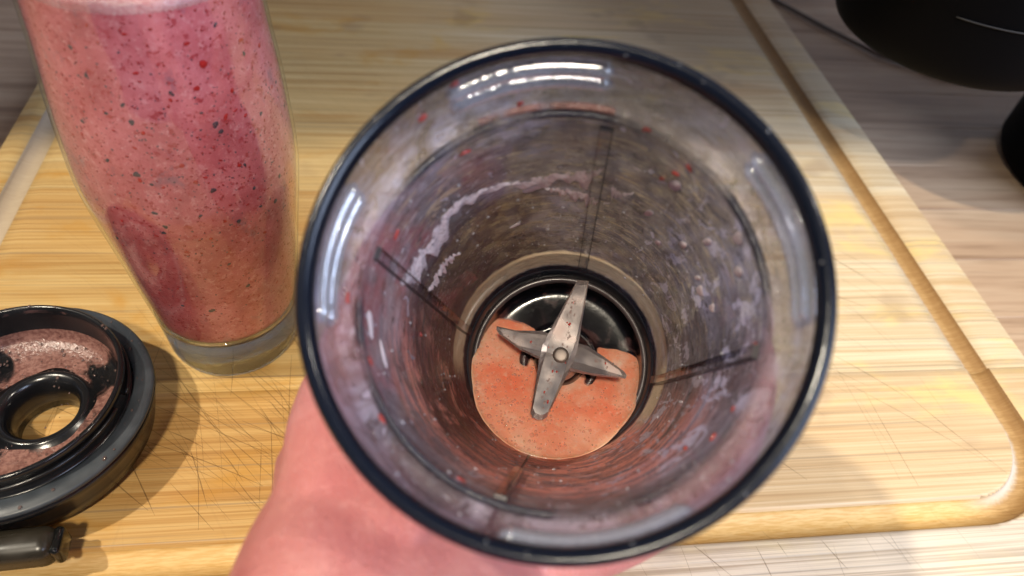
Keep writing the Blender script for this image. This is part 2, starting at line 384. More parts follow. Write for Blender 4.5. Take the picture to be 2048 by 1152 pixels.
def pool_mat():
    t = NT('orange_pink_smoothie'); pos = t.coord('Object')
    a = t.noise(pos, 75, 4, 0.6, 0.5); b_ = t.noise(pos, 600, 3, 0.7)
    c = t.ramp(a, [(0.35, (0.95, 0.25, 0.14)), (0.5, (0.97, 0.34, 0.21)), (0.62, (0.98, 0.46, 0.32)), (0.75, (0.98, 0.68, 0.55))])
    c = t.mix(t.step(b_, 0.54, 0.68, 0, 0.5), c, (0.96, 0.62, 0.48))
    px_ = t.sep(pos)
    fr_ = t.step(t.math('ADD', t.math('ADD', px_[1], t.math('MULTIPLY', px_[0], 0.35)), t.math('MULTIPLY', a, 0.02)), -0.008, -0.018)
    c = t.mix(t.math('MULTIPLY', fr_, 0.25), c, (0.97, 0.60, 0.42))
    vb = t.voro(pos, 700); sel = t.step(t.noise(pos, 130, 2), 0.5, 0.6)
    ring = t.math('MULTIPLY', t.step(vb, 0.30, 0.22), sel)
    vb2 = t.voro(pos, 1500); c = t.mix(t.math('MULTIPLY', t.step(vb2, 0.28, 0.20), t.step(t.noise(pos, 160, 2), 0.45, 0.55, 0, 0.55)), c, (0.70, 0.25, 0.15))
    c = t.mix(t.math('MULTIPLY', ring, 0.5), c, (0.66, 0.22, 0.13))
    b = t.bsdf(Base_Color=c, Roughness=0.15, Subsurface_Weight=0.4, Subsurface_Radius=(0.006, 0.002, 0.0012), Subsurface_Scale=1.0,
               Normal=t.bump(t.math('SUBTRACT', b_, ring), 0.35, 0.0005))
    return t.done(b.outputs[0])
def residue_mat(name, c0, c1, cov_lo, cov_hi, sc_=60, thr=(0.40, 0.55)):
    t = NT(name); pos = t.coord('Object')
    a = t.noise(pos, sc_, 4, 0.6, 0.6); b_ = t.noise(pos, 700, 3, 0.7)
    c = t.mix(t.step(b_, 0.35, 0.65), c0, c1)
    vb = t.voro(pos, 480); c = t.mix(t.step(vb, 0.17, 0.10, 0, 0.6), c, tuple(x * 0.3 for x in c0))
    b = t.bsdf(Base_Color=c, Roughness=0.2, Normal=t.bump(b_, 0.4, 0.0006))
    tr = t.shader('ShaderNodeBsdfTransparent', Color=(1.0, 1.0, 1.0))
    return t.done(t.mixs(t.step(a, thr[0], thr[1], cov_lo, cov_hi), tr, b.outputs[0]))
def foam_mat(fade=False):
    t = NT('pale_foam'); pos = t.coord('Object')
    v = t.voro(pos, 900); v2 = t.voro(pos, 430)
    c = t.mix(t.step(v, 0.32, 0.18, 0, 0.55), (0.72, 0.62, 0.66), (0.30, 0.22, 0.24))
    c = t.mix(t.step(v2, 0.2, 0.12, 0, 0.5), c, (0.25, 0.18, 0.2))
    b = t.bsdf(Base_Color=c, Roughness=0.25, Normal=t.bump(v, 0.5, 0.0005), Subsurface_Weight=0.2, Subsurface_Radius=(0.002, 0.001, 0.001), Subsurface_Scale=1.0)
    if fade:
        at = t.n('ShaderNodeAttribute', attribute_name='fade').outputs['Fac']
        f_ = t.math('ADD', at, t.math('MULTIPLY', t.math('SUBTRACT', t.noise(pos, 500, 4, 0.65), 0.5), 2.2))
        return t.done(t.mixs(t.step(f_, 0.15, 0.75, 0.0, 0.92), t.shader('ShaderNodeBsdfTransparent', Color=(1.0, 1.0, 1.0)), b.outputs[0]))
    return t.done(b.outputs[0])
def black_plastic(name, col=(0.012, 0.012, 0.013), rough=0.22, scale=300, bumpy=0.1, spec=0.5):
    t = NT(name); pos = t.coord('Object'); n = t.noise(pos, scale, 3, 0.6); n2 = t.noise(pos, 45, 3, 0.6)
    c = t.mix(t.step(n2, 0.45, 0.7, 0, 0.5), col, tuple(min(1, x * 2.2 + 0.006) for x in col))
    b = t.bsdf(Base_Color=c, Roughness=t.step(n2, 0.3, 0.7, rough * 0.7, rough * 1.5), Normal=t.bump(n, bumpy, 0.0004), Specular_IOR_Level=spec)
    return t.done(b.outputs[0])
def steel():
    t = NT('wet_steel'); pos = t.coord('Object')
    n2 = t.noise(pos, 260, 3, 0.6); n3 = t.noise(pos, 90, 2, 0.5)
    smear = t.step(n3, 0.48, 0.66)
    c = t.mix(t.math('MULTIPLY', smear, 0.35), (0.60, 0.53, 0.51), (0.58, 0.36, 0.31))
    b = t.bsdf(Base_Color=c, Metallic=t.step(n3, 0.40, 0.72, 0.92, 0.75), Roughness=t.step(n3, 0.35, 0.65, 0.17, 0.30), Normal=t.bump(t.noise(pos, 120, 2, 0.5), 0.12, 0.0008))
    return t.done(b.outputs[0])
def skin_mat():
    t = NT('skin'); pos = t.coord('Object')
    a = t.noise(pos, 38, 4, 0.6, 0.3); b_ = t.noise(pos, 260, 3, 0.6)
    c = t.ramp(a, [(0.33, (0.53, 0.17, 0.165)), (0.5, (0.61, 0.225, 0.21)), (0.68, (0.68, 0.29, 0.26))])
    c = t.mix(t.step(b_, 0.5, 0.75, 0, 0.35), c, (0.76, 0.36, 0.33))
    vein = t.step(t.noise(t.map(pos, (18, 18, 18), loc=(0.2, 0.6, 0)), 1.0, 2, 0.5), 0.56, 0.66)
    c = t.mix(t.math('MULTIPLY', vein, 0.22), c, (0.48, 0.24, 0.32))
    cr = t.voro(t.map(pos, (1, 1.6, 1)), 900, feature='DISTANCE_TO_EDGE')
    big = t.noise(t.map(pos, (260, 90, 90)), 1.0, 3, 0.6, 0.5)
    crs = t.math('ABSOLUTE', t.math('SUBTRACT', t.noise(t.map(pos, (30, 30, 30), rot=(0.3, 0.2, 0.5)), 1.0, 2, 0.5, 0.8), 0.5))
    h = t.math('ADD', t.math('ADD', t.step(cr, 0.0, 0.16), t.math('MULTIPLY', big, 1.2)), t.step(crs, 0.0, 0.006, 0.0, 0.35))
    b = t.bsdf(Base_Color=c, Roughness=0.36, Subsurface_Weight=0.22, Subsurface_Radius=(0.006, 0.0022, 0.0012), Subsurface_Scale=1.0,
               Normal=t.bump(h, 0.5, 0.0005), Specular_IOR_Level=0.45)
    return t.done(b.outputs[0])
def glass_thick():
    t = NT('thick_glass'); lw = t.n('ShaderNodeLayerWeight'); lw.inputs[0].default_value = 0.4
    rf = t.shader('ShaderNodeBsdfGlass', Color=(0.93, 0.96, 0.95), Roughness=0.0, IOR=1.5)
    tr = t.shader('ShaderNodeBsdfTransparent', Color=(0.80, 0.83, 0.83))
    return t.done(t.mixs(0.62, tr, rf))
def dark_rim():
    t = NT('rim_dark_reflection'); pos = t.coord('Object')  # clear lip painted near-black for the dark room reflected inside it
    n = t.noise(pos, 200, 3, 0.6)
    b = t.bsdf(Base_Color=(0.004, 0.006, 0.013), Roughness=0.16, Normal=t.bump(n, 0.12, 0.0005), Specular_IOR_Level=0.35)
    tr = t.shader('ShaderNodeBsdfTransparent', Color=(0.28, 0.32, 0.42))
    return t.done(t.mixs(0.93, tr, b.outputs[0]))
def drop_mat(name, col=(0.62, 0.60, 0.66), a=0.4):
    t = NT(name); b = t.bsdf(Base_Color=col, Roughness=0.05, Specular_IOR_Level=0.7)
    tr = t.shader('ShaderNodeBsdfTransparent', Color=(0.95, 0.95, 0.95))
    return t.done(t.mixs(a, tr, b.outputs[0]))

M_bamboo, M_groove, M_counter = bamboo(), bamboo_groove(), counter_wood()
M_wall = clear_plastic('clear_cup_plastic', wet=0.25, gl=0.5)
M_lug = clear_plastic('clear_thread_plastic', tint=(0.86, 0.88, 0.93), edge=(0.50, 0.54, 0.62), wet=0.2, rough=0.09, gl=4.0)
_t = M_lug.node_tree; _o = [n for n in _t.nodes if n.type == 'OUTPUT_MATERIAL'][0]; _s = _o.inputs[0].links[0].from_socket
_d = _t.nodes.new('ShaderNodeBsdfDiffuse'); _d.inputs[0].default_value = (0.75, 0.80, 0.92, 1); _m = _t.nodes.new('ShaderNodeMixShader'); _m.inputs[0].default_value = 0.13  # whitish diffuse share painted in for the highlights on the lugs
_t.links.new(_s, _m.inputs[1]); _t.links.new(_d.outputs[0], _m.inputs[2]); _t.links.new(_m.outputs[0], _o.inputs[0])
M_rib = clear_plastic('clear_rib_plastic', tint=(0.94, 0.94, 0.94), edge=(0.78, 0.76, 0.76), wet=0.3, gl=0.6)
M_ribedge = simple('rib_edge_plastic', (0.045, 0.04, 0.045), 0.2)
M_tumbler = clear_plastic('clear_drinking_glass', tint=(0.97, 0.98, 0.98), edge=(0.62, 0.66, 0.66), rough=0.02, gl=0.9)
M_base_glass = glass_thick()
M_foamf = foam_mat(True)
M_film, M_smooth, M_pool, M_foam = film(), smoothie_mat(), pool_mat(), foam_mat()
M_rim = dark_rim()
M_black = black_plastic('black_plastic', (0.007, 0.007, 0.008), rough=0.17)
M_seal = black_plastic('black_rubber_seal', (0.010, 0.013, 0.020), 0.35, bumpy=0.2)
M_greyflange = black_plastic('charcoal_plastic', (0.030, 0.036, 0.043), 0.34, bumpy=0.05)
M_olive = black_plastic('dark_olive_plastic', (0.022, 0.018, 0.012), 0.3, bumpy=0.04)
M_gloss = simple('gloss_black', (0.006, 0.006, 0.006), 0.08)
M_appl = simple('appliance_black', (0.0015, 0.0015, 0.002), 0.55, Specular_IOR_Level=0.06)
M_steel, M_skin = steel(), skin_mat()
M_nail = simple('nail', (0.72, 0.42, 0.38), 0.25)
M_red = simple('red_fruit', (0.42, 0.018, 0.018), 0.3)
M_seed = simple('dark_seed', (0.055, 0.045, 0.06), 0.4)
M_drop = drop_mat('pale_droplet'); M_reddrop = drop_mat('red_droplet', (0.42, 0.07, 0.06), 0.85)
M_bubble = drop_mat('bubble_skin', (0.95, 0.48, 0.34), 0.30)
M_white = simple('painted_panel', (0.55, 0.55, 0.54), 0.5)

# ------------------------------------------------------------------ setting: wall, countertop with its staves
V, F = box_data(-1.6, 1.8, -0.16, 0.62, -0.05, -0.0225)
ct = mesh_obj('countertop', V, F, M_counter, smooth=False); ct['kind'] = 'structure'
stave_mesh = {}
y = -0.158; row = 0
while y < 0.615:
    wd = 0.041
    x = -0.62 - random.random() * 0.3
    while x < 0.95:
        ln = random.choice([0.22, 0.30, 0.38, 0.46])
        if not (x > -0.17 and x + ln < 0.255 and y > 0.10):
            if ln not in stave_mesh:
                Vs, Fs = box_data(0.0001, ln - 0.0001, 0.0001, wd - 0.0001, -0.0045, 0)
                so = mesh_obj('stave', Vs, Fs, M_counter, ct, smooth=False)
                bm = bmesh.new(); bm.from_mesh(so.data)
                bmesh.ops.bevel(bm, geom=[e for e in bm.edges if all(v.co.z > -0.001 for v in e.verts)], offset=0.00025, segments=1, affect='EDGES')
                bm.to_mesh(so.data); bm.free(); stave_mesh[ln] = so.data
            else:
                so = link(bpy.data.objects.new('stave', stave_mesh[ln]), ct)
            so.location = (x, y, -0.018)
        x += ln
    y += wd; row += 1
V, F = box_data(-1.6, 1.8, 0.62, 0.66, -0.05, 1.6)
wl = mesh_obj('wall', V, F, M_white, smooth=False); wl['kind'] = 'structure'

# wall cabinet above the back of the counter (keeps the ceiling light off the back of the board)
cab = empty('wall_cabinet', (0.1, 0.62, 0.55))
V, F = box_data(-1.2, 1.3, -0.371, -0.001, 0.0, 0.75)
bevel_mod(mesh_obj('carcass', V, F, M_white, cab, smooth=False), 0.002)
for i in range(4):
    V, F = box_data(-1.19 + i * 0.6225, -1.19 + i * 0.6225 + 0.616, -0.391, -0.3715, 0.004, 0.746)
    d = bevel_mod(mesh_obj('cabinet_door', V, F, M_white, cab, smooth=False), 0.002)
tag(cab, 'plain white wall cabinet above the back of the counter', 'cabinet')

# ------------------------------------------------------------------ cutting board: planks with the juice groove cut into them
BX0, BX1, BY0, BY1, BT = -0.192, 0.2775, 0.076, 0.70, 0.0165
BY1 = 0.60
board = empty('cutting_board', (0, 0, -0.018))
tag(board, 'scratched bamboo cutting board with a juice groove and honey stains on the counter', 'cutting board')
GX0, GX1, GY0, GY1, GR = -0.1755, 0.2495, 0.1035, 0.572, 0.036
def sdist(X, Y):
    cx_, cy_ = (GX0 + GX1) / 2, (GY0 + GY1) / 2; hx, hy = (GX1 - GX0) / 2 - GR, (GY1 - GY0) / 2 - GR
    qx = np.abs(X - cx_) - hx; qy = np.abs(Y - cy_) - hy
    out = np.hypot(np.maximum(qx, 0), np.maximum(qy, 0)); ins = np.minimum(np.maximum(qx, qy), 0)
    return out + ins - GR
GW, GD = 0.0056, 0.0040
def gz(X, Y):
    d = np.abs(sdist(X, Y)) / GW
    return -GD * np.sqrt(np.clip(1 - d**2, 0, 1)) * 1.0
def dense(a, b, zones, fine, coarse):
    pts = {round(a, 6), round(b, 6)}
    x = a
    while x < b - 1e-6:
        inz = any(z0 - 1e-9 <= x < z1 for z0, z1 in zones)
        x += fine if inz else coarse
        if not inz:
            for z0, z1 in zones:
                if x > z0 and x - coarse < z0: x = z0 + 1e-6; break
        if x < b: pts.add(round(x, 6))
    return np.array(sorted(pts))
yb = BY0; k = 0
widths = [0.0215, 0.024, 0.019, 0.0225]
while yb < BY1 - 0.004:
    wdt = widths[k % 4] * (0.9 + 0.25 * random.random()); ye = min(yb + wdt, BY1)
    y0, y1 = yb + 0.00002, ye - 0.00002
    corner = (y0 < GY0 + GR + 0.006)
    if corner:
        xs = dense(BX0, BX1, [(GX0 - 0.006, GX0 + GR + 0.004), (GX1 - GR - 0.004, GX1 + 0.006)], 0.0006, 0.004)
        ys = dense(y0, y1, [(GY0 - 0.006, GY0 + GR)], 0.0006, 0.004)
    else:
        xs = dense(BX0, BX1, [(GX0 - 0.0055, GX0 + 0.0055), (GX1 - 0.0055, GX1 + 0.0055)], 0.0005, 0.006)
        ys = np.linspace(y0, y1, 5)
        if y1 > GY1 - GR: ys = np.linspace(y0, y1, 26); xs = dense(BX0, BX1, [(GX0 - 0.006, GX0 + GR), (GX1 - GR, GX1 + 0.006)], 0.001, 0.006)
    X, Y = np.meshgrid(xs, ys); Z = gz(X, Y) + 0.018 + rng.uniform(-0.00002, 0.00002)
    # eased outer edges of the board
    ed = np.minimum(np.minimum(X - BX0, BX1 - X), np.minimum(Y - BY0, BY1 - Y)); Z = Z - np.clip(0.0012 - ed, 0, 1) * 0.9
    # tiny dip at the glue lines
    ny, nx = X.shape
    Z[0, :] -= 0.00002; Z[-1, :] -= 0.00002
    V = np.stack([X.ravel(), Y.ravel(), Z.ravel()], 1).tolist()
    F = []; mi = []
    dg = np.abs(sdist(X, Y)) < GW * 1.01
    for j in range(ny - 1):
        for i in range(nx - 1):
            F.append((j*nx+i, j*nx+i+1, (j+1)*nx+i+1, (j+1)*nx+i)); mi.append(1 if (dg[j, i] and dg[j+1, i+1] and dg[j, i+1] and dg[j+1, i]) else 0)
    ring = [i for i in range(nx)] + [j*nx+nx-1 for j in range(1, ny)] + [(ny-1)*nx+i for i in range(nx-2, -1, -1)] + [j*nx for j in range(ny-2, 0, -1)]
    b0 = len(V); n_ = len(ring)
    for r_ in ring: V.append([V[r_][0], V[r_][1], 0.0])
    t0_ = len(V)
    for r_ in ring: V.append(list(V[r_]))
    for q in range(n_):
        F.append((t0_+q, b0+q, b0+(q+1) % n_, t0_+(q+1) % n_)); mi.append(0)
    F.append(tuple(b0+q for q in range(n_))[::-1]); mi.append(0)
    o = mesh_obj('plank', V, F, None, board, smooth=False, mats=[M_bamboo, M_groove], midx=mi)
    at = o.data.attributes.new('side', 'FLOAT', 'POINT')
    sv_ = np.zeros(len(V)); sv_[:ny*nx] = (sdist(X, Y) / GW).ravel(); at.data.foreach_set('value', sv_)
    sm = [len(f) == 4 and q < (ny-1)*(nx-1) for q, f in enumerate(F)]
    if len(sm) == len(o.data.polygons): o.data.polygons.foreach_set('use_smooth', sm)
    yb = ye; k += 1

# straight knife cuts: shallow dark nicks, tapered at both ends
Vc = []; Fc = []
rc = random.Random(11)
def cut(x_, y_, ang, L_, wd_):
    d_ = Vector((math.cos(ang), math.sin(ang), 0)); n_ = Vector((-d_.y, d_.x, 0)); b = len(Vc); K = 8
    bow = rc.uniform(-0.02, 0.02) * L_
    for q in range(K + 1):
        f = q / K; p = Vector((x_, y_, 0)) + d_ * L_ * (f - 0.5) + n_ * bow * math.sin(math.pi * f); ww = wd_ * (math.sin(math.pi * min(0.97, max(0.03, f))) ** 0.5) * rc.uniform(0.6, 1.1)
        z_ = 0.018 + 0.00003 + float(gz(np.array([p.x]), np.array([p.y]))[0])
        for sg in (-0.5, 0.5): Vc.append((p.x + n_.x*ww*sg, p.y + n_.y*ww*sg, z_))
    for q in range(K): Fc.append((b+2*q, b+2*q+1, b+2*q+3, b+2*q+2))
for i in range(330):
    if i < 200: x_ = rc.gauss(-0.045, 0.045); y_ = rc.gauss(0.145, 0.035)
    elif i < 290: x_ = rc.uniform(0.02, 0.235); y_ = rc.uniform(0.11, 0.24)
    else: x_ = rc.uniform(0.03, 0.26); y_ = rc.uniform(0.078, 0.10)
    L_ = rc.choice([0.015, 0.025, 0.035, 0.05, 0.07]); ang = R(rc.choice([-46, -46, -52, -38, -60, -28, -82, 88, -44]) + rc.gauss(0, 5))
    if i >= 290: ang = R(rc.gauss(-75, 12)); L_ *= 0.5
    if abs(x_) > 0.27 or y_ - L_/2 < 0.078 or x_ - L_/2 < -0.19: continue
    if i < 290 and float(sdist(np.array([x_]), np.array([y_]))[0]) > -GW - L_ * 0.45: continue
    cut(x_, y_, ang, L_, rc.choice([0.00014, 0.0002, 0.0003, 0.00042]))
for (xa, ya, xb, yb_, wd_) in ((-0.0947, 0.1764, -0.040, 0.126, 0.0004), (-0.0914, 0.1481, -0.048, 0.128, 0.00045), (-0.0707, 0.1732, -0.030, 0.135, 0.0003), (-0.074, 0.150, -0.066, 0.108, 0.0003)):
    cut((xa+xb)/2, (ya+yb_)/2, math.atan2(yb_-ya, xb-xa), math.hypot(xb-xa, yb_-ya), wd_)
tn_ = NT('knife_nick'); bn_ = tn_.bsdf(Base_Color=(0.16, 0.085, 0.03), Roughness=0.8)
kc = mesh_obj('knife_cuts', Vc, Fc, tn_.done(tn_.mixs(0.36, tn_.shader('ShaderNodeBsdfTransparent', Color=(1.0, 1.0, 1.0)), bn_.outputs[0])), board); kc['kind'] = 'stuff'

# ------------------------------------------------------------------ drinking glass and its smoothie
GC = Vector((-0.0663, 0.1981, 0.0))
tum = empty('drinking_glass', GC)
tag(tum, 'tall clear drinking glass with thick bottom standing left of the blender cup', 'glass')
outer = smooth_prof([(0.0236, 0.0006), (0.0246, 0.004), (0.0251, 0.010), (0.0264, 0.024), (0.0286, 0.042), (0.0303, 0.057), (0.0326, 0.076), (0.0335, 0.088), (0.0332, 0.100), (0.0322, 0.117), (0.0308, 0.132), (0.0298, 0.149), (0.0296, 0.163)], 5)
def orad(z): 
    zs = [p[1] for p in outer]; rs = [p[0] for p in outer]; return float(np.interp(z, zs, rs))
ZB = 0.0205
inner = [(orad(z) - 0.0009, z) for z in np.linspace(0.0235, 0.163, 40)]
walltop = [(r, z) for r, z in outer if z >= 0.0235]
lathe('glass_wall', [(orad(0.0222), 0.0222)] + walltop + [(0.0291, 0.1642), (0.0288, 0.1641)] + inner[::-1] + [(orad(0.0222) - 0.0009, 0.0224)], M_tumbler, tum, 128, closed=True)
lathe('glass_base', [(0, 0.0012), (0.0195, 0.0008), (0.0222, 0.0001)] + [(r, z) for r, z in outer if z < 0.0220] + [(orad(0.0221), 0.0221), (orad(0.022) - 0.0011, 0.0220), (0.0205, 0.0180), (0.015, 0.0158), (0.007, 0.0150), (0, 0.0148)], M_base_glass, tum, 128)
ZS = 0.1508
sp = [(0, 0.0152), (0.007, 0.0154), (0.015, 0.0162), (0.0203, 0.0184), (orad(0.0222) - 0.0013, 0.0226)] + [(orad(z) - 0.0011, z) for z in np.linspace(0.025, ZS - 0.0003, 60)] + [(orad(ZS) - 0.0013, ZS + 0.0006), (orad(ZS) - 0.0036, ZS + 0.0002), (0.02, ZS - 0.0002), (0.01, ZS), (0, ZS)]
smo = empty('smoothie', GC + Vector((0, 0, 0.0152)))
tag(smo, 'thick pink smoothie with red bits and dark seeds filling the tall glass', 'smoothie')
lq = lathe('liquid', [(r, z - 0.0152) for r, z in sp], M_smooth, smo, 160)
lathe('foam_edge', [(orad(ZS) - 0.00104, ZS - 0.0152 - 0.0026), (orad(ZS) - 0.00104, ZS - 0.0152 + 0.0006), (orad(ZS) - 0.0032, ZS - 0.0152 + 0.0014), (orad(ZS) - 0.0055, ZS - 0.0152 + 0.0008)], residue_mat('pale_pink_foam', (0.56, 0.23, 0.23), (0.66, 0.36, 0.35), 0.4, 0.85), smo, 128)

def blob_mesh(name, mat, seed):
    bm = bmesh.new(); bmesh.ops.create_icosphere(bm, subdivisions=2, radius=1)
    r_ = random.Random(seed)
    ax_ = [Vector((r_.uniform(-1, 1), r_.uniform(-1, 1), r_.uniform(-1, 1))) for _ in range(4)]
    for v in bm.verts:
        s_ = 1 + sum(0.18 * math.sin(3 * v.co.dot(a) + i) for i, a in enumerate(ax_)); v.co *= s_
    for f in bm.faces: f.smooth = True
    me = bpy.data.meshes.new(name); bm.to_mesh(me); bm.free(); me.materials.append(mat); return me
SEED_M = [blob_mesh('seed', M_seed, i) for i in range(3)]; BIT_M = [blob_mesh('fruit_bit', M_red, i + 9) for i in range(4)]
seeds = [(13.94, -113), (13.26, -109), (14.28, -43), (13.22, -30), (12.28, -104), (12.57, -95), (12.09, -93), (11.84, -119), (10.78, -111), (10.46, -98), (10.15, -92), (12.16, -61), (11.71, -56), (11.47, -54), (8.93, -74), (9.72, -65), (9.26, -44), (9.14, -95), (8.61, -92), (5.18, -57), (6.58, -66), (8.35, -94), (4.58, -102), (4.34, -84), (7.5, -127), (4.87, -137), (11.71, -8), (11.37, -29), (9.02, -25), (10.71, -2), (10.15, -46), (8.32, -56), (12.84, -72), (8.47, -42), (8.26, -31)]
reds = [(13.18, -134), (14.04, -59), (13.41, -54), (12.84, -60), (14.59, -101), (14.44, -85), (13.08, -16), (13.59, -30), (13.44, -85), (12.65, -73), (12.45, -43), (11.76, -14), (11.89, -44), (11.81, -50), (11.61, -39), (10.72, -76), (11.32, -95), (9.58, -81), (10.24, -49), (10.62, -58), (11.19, -130), (11.38, -122), (8.55, -115), (8.5, -63), (5.54, -100), (8.18, -98), (10.26, -97), (10.12, -72), (4.43, -34), (7.27, -41), (11.78, -89), (10.05, -87), (10.21, -67), (7.19, -125), (7.94, -72), (7.47, -86)]
def on_glass(z, th, sx, sy, sz, rotz=0.0):
    a = R(th); r_ = orad(z) - 0.0011
    n_ = Vector((math.cos(a), math.sin(a), 0)); tn = Vector((-math.sin(a), math.cos(a), 0)); up_ = Vector((0, 0, 1))
    c_, s_ = math.cos(rotz), math.sin(rotz)
    X_ = tn * c_ + up_ * s_; Y_ = up_ * c_ - tn * s_
    m = Matrix((( X_.x*sx, Y_.x*sy, n_.x*sz, n_.x*r_), (X_.y*sx, Y_.y*sy, n_.y*sz, n_.y*r_), (X_.z*sx, Y_.z*sy, n_.z*sz, z - 0.0152), (0, 0, 0, 1)))
    return m
for lst, meshes, nm, s0 in ((seeds, SEED_M, 'seed', 0.00052), (reds, BIT_M, 'fruit_bit', 0.00056)):
    for i, (z, th) in enumerate(lst):
        s_ = s0 * random.uniform(0.7, 1.35)
        o = link(bpy.data.objects.new(nm, meshes[i % len(meshes)]), smo)
        o.matrix_local = on_glass(z * CM, th, s_ * random.uniform(0.8, 1.5), s_ * random.uniform(0.8, 1.4), 0.00016, random.uniform(0, 3))
def scatter(name, meshes, mat, n, gen, parent):
    Vs = []; Fs = []
    data = []
    for me in meshes: data.append(([v.co.copy() for v in me.vertices], [tuple(p.vertices) for p in me.polygons]))
    for i in range(n):
        m = gen(i)
        if m is None: continue
        vs, fs = data[i % len(data)]; b = len(Vs)
        Vs += [m @ v for v in vs]; Fs += [tuple(b + q for q in f) for f in fs]
    o = mesh_obj(name, Vs, Fs, mat, parent); o['kind'] = 'stuff'; return o
def low_blob(seed):
    bm = bmesh.new(); bmesh.ops.create_icosphere(bm, subdivisions=1, radius=1)
    r_ = random.Random(seed)
    for v in bm.verts: v.co *= r_.uniform(0.8, 1.2)
    me = bpy.data.meshes.new('low_blob'); bm.to_mesh(me); bm.free(); return me
LOW = [low_blob(i) for i in range(4)]
def genred(i):
    s_ = random.choice([0.00012, 0.00016, 0.0002, 0.00026, 0.00036]); z = random.uniform(0.024, ZS - 0.002)
    return on_glass(z, random.uniform(-180, 180), s_ * random.uniform(0.8, 1.7), s_ * random.uniform(0.8, 1.4), 0.00012, random.uniform(0, 3))
scatter('small_fruit_bits', LOW, simple('dull_red_fruit', (0.36, 0.025, 0.03), 0.4), 4200, genred, smo)
def gend(i):
    s_ = random.choice([0.00015, 0.0002, 0.0003]); z = random.triangular(0.024, ZS - 0.002, 0.12)
    return on_glass(z, random.uniform(-180, 180), s_ * random.uniform(0.8, 1.6), s_, 0.00012, random.uniform(0, 3))
scatter('small_dark_seeds', LOW, simple('dull_seed', (0.10, 0.06, 0.08), 0.5), 1500, gend, smo)

# ------------------------------------------------------------------ blender cup (held, mouth towards the camera)
cup = empty('blender_cup', CB); cup.rotation_euler = CM3.to_euler()
tag(cup, 'clear blender cup with dark rim, smoothie smears inside and steel blades in its base', 'blender cup')
def rin(s_): return float(np.interp(s_, [-.01, .002, .012, .022, .110, .1135, .128], [.029, .0292, .0312, .0332, .0412, .0447, .0449]))
ss = list(np.linspace(0.010, 0.128, 60))
inn = [(rin(s_), s_) for s_ in ss]
outw = [(rin(s_) + 0.0020 if s_ < .108 else 0.0466, s_) for s_ in ss]
lathe('cup_wall', outw + [(0.0466, 0.1279), (0.0451, 0.1279)] + inn[::-1], M_wall, cup, 160, closed=True)
lathe('rim', [(0.0441, 0.1276), (0.0444, 0.1294), (0.0456, 0.1304), (0.0466, 0.1302), (0.0472, 0.1292), (0.0473, 0.1276), (0.0469, 0.1262), (0.04668, 0.1262), (0.04668, 0.1282)], M_rim, cup, 192, closed=True)
# film: follows the wall a quarter millimetre inside it
fs_ = list(np.linspace(0.0100, 0.1275, 120))
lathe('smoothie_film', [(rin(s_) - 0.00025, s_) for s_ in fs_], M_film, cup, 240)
# ledge ring below the neck
lathe('neck_ledge', [(0.0410, 0.1085), (0.0399, 0.1097), (0.0401, 0.1110), (0.0414, 0.1110)], residue_mat('dark_ledge_plastic', (0.02, 0.022, 0.035), (0.035, 0.035, 0.05), 0.08, 0.85, 22, (0.42, 0.58)), cup, 160, closed=True)
lathe('red_smear', [(0.0411, 0.1113), (0.0409, 0.1122), (0.0418, 0.1128), (0.0424, 0.1122)], residue_mat('red_smear', (0.22, 0.07, 0.05), (0.32, 0.11, 0.08), 0.0, 0.6, 70, (0.35, 0.5)), cup, 60, a0=-180, a1=-140)
# four ribs inside the wall
for th in (-178.5, -90.5, 93.0, -1.0):
    Vs = []; Fs = []; mi = []
    S = np.linspace(0.060 if th == -1.0 else 0.0145, 0.1065, 40)
    for s_ in S:
        r0 = rin(s_) - 0.0003; r1 = rin(s_) - 0.0016
        for off, r_ in ((-0.0016, r0), (-0.0012, r1), (0.0012, r1), (0.0016, r0)):
            a = R(th); Vs.append((r_*math.cos(a) - off*math.sin(a), r_*math.sin(a) + off*math.cos(a), s_))
    for j in range(len(S) - 1):
        for q in range(3): Fs.append((j*4+q, j*4+q+1, (j+1)*4+q+1, (j+1)*4+q)); mi.append(0 if q == 1 else 1)
    Fs.append((0, 1, 2, 3)); mi.append(0); e = (len(S)-1)*4; Fs.append((e+3, e+2, e+1, e)); mi.append(1)
    mesh_obj('rib', Vs, Fs, None, cup, smooth=False, mats=[M_rib, M_ribedge], midx=mi)
# thread lugs in the neck
for a0_, a1_ in ((-178, -134), (-102, -66), (98, 142), (2, 47)):
    lg = empty('thread_lug'); lg.parent = cup
    for s_, rr in ((0.1222, 0.0018), (0.1172, 0.0018)):
        pts = []; rads = []
        for q in range(41):
            a = R(a0_ + (a1_ - a0_) * q / 40); r_ = 0.0447
            pts.append((r_*math.cos(a), r_*math.sin(a), s_ + 0.0006 * math.sin(q / 40 * 3)))
            rads.append(rr * min(1, min(q, 40 - q) / 3 + 0.3))
        tube('thread_ridge', pts, rr, M_lug, lg, 10, rads=rads)
# convert the lug empties' children: each lug is one mesh
# (joined below so that a lug is a part, not an empty)
dg_objs = [o for o in cup.children if o.name.startswith('thread_lug')]
for lg in dg_objs:
    kids = list(lg.children); Vs = []; Fs = []
    for k_ in kids:
        b = len(Vs); Vs += [v.co.copy() for v in k_.data.vertices]; Fs += [tuple(b + i for i in p.vertices) for p in k_.data.polygons]
        bpy.data.objects.remove(k_)
    nm = lg.name; bpy.data.objects.remove(lg)
    mesh_obj('thread_lug', Vs, Fs, M_lug, cup)

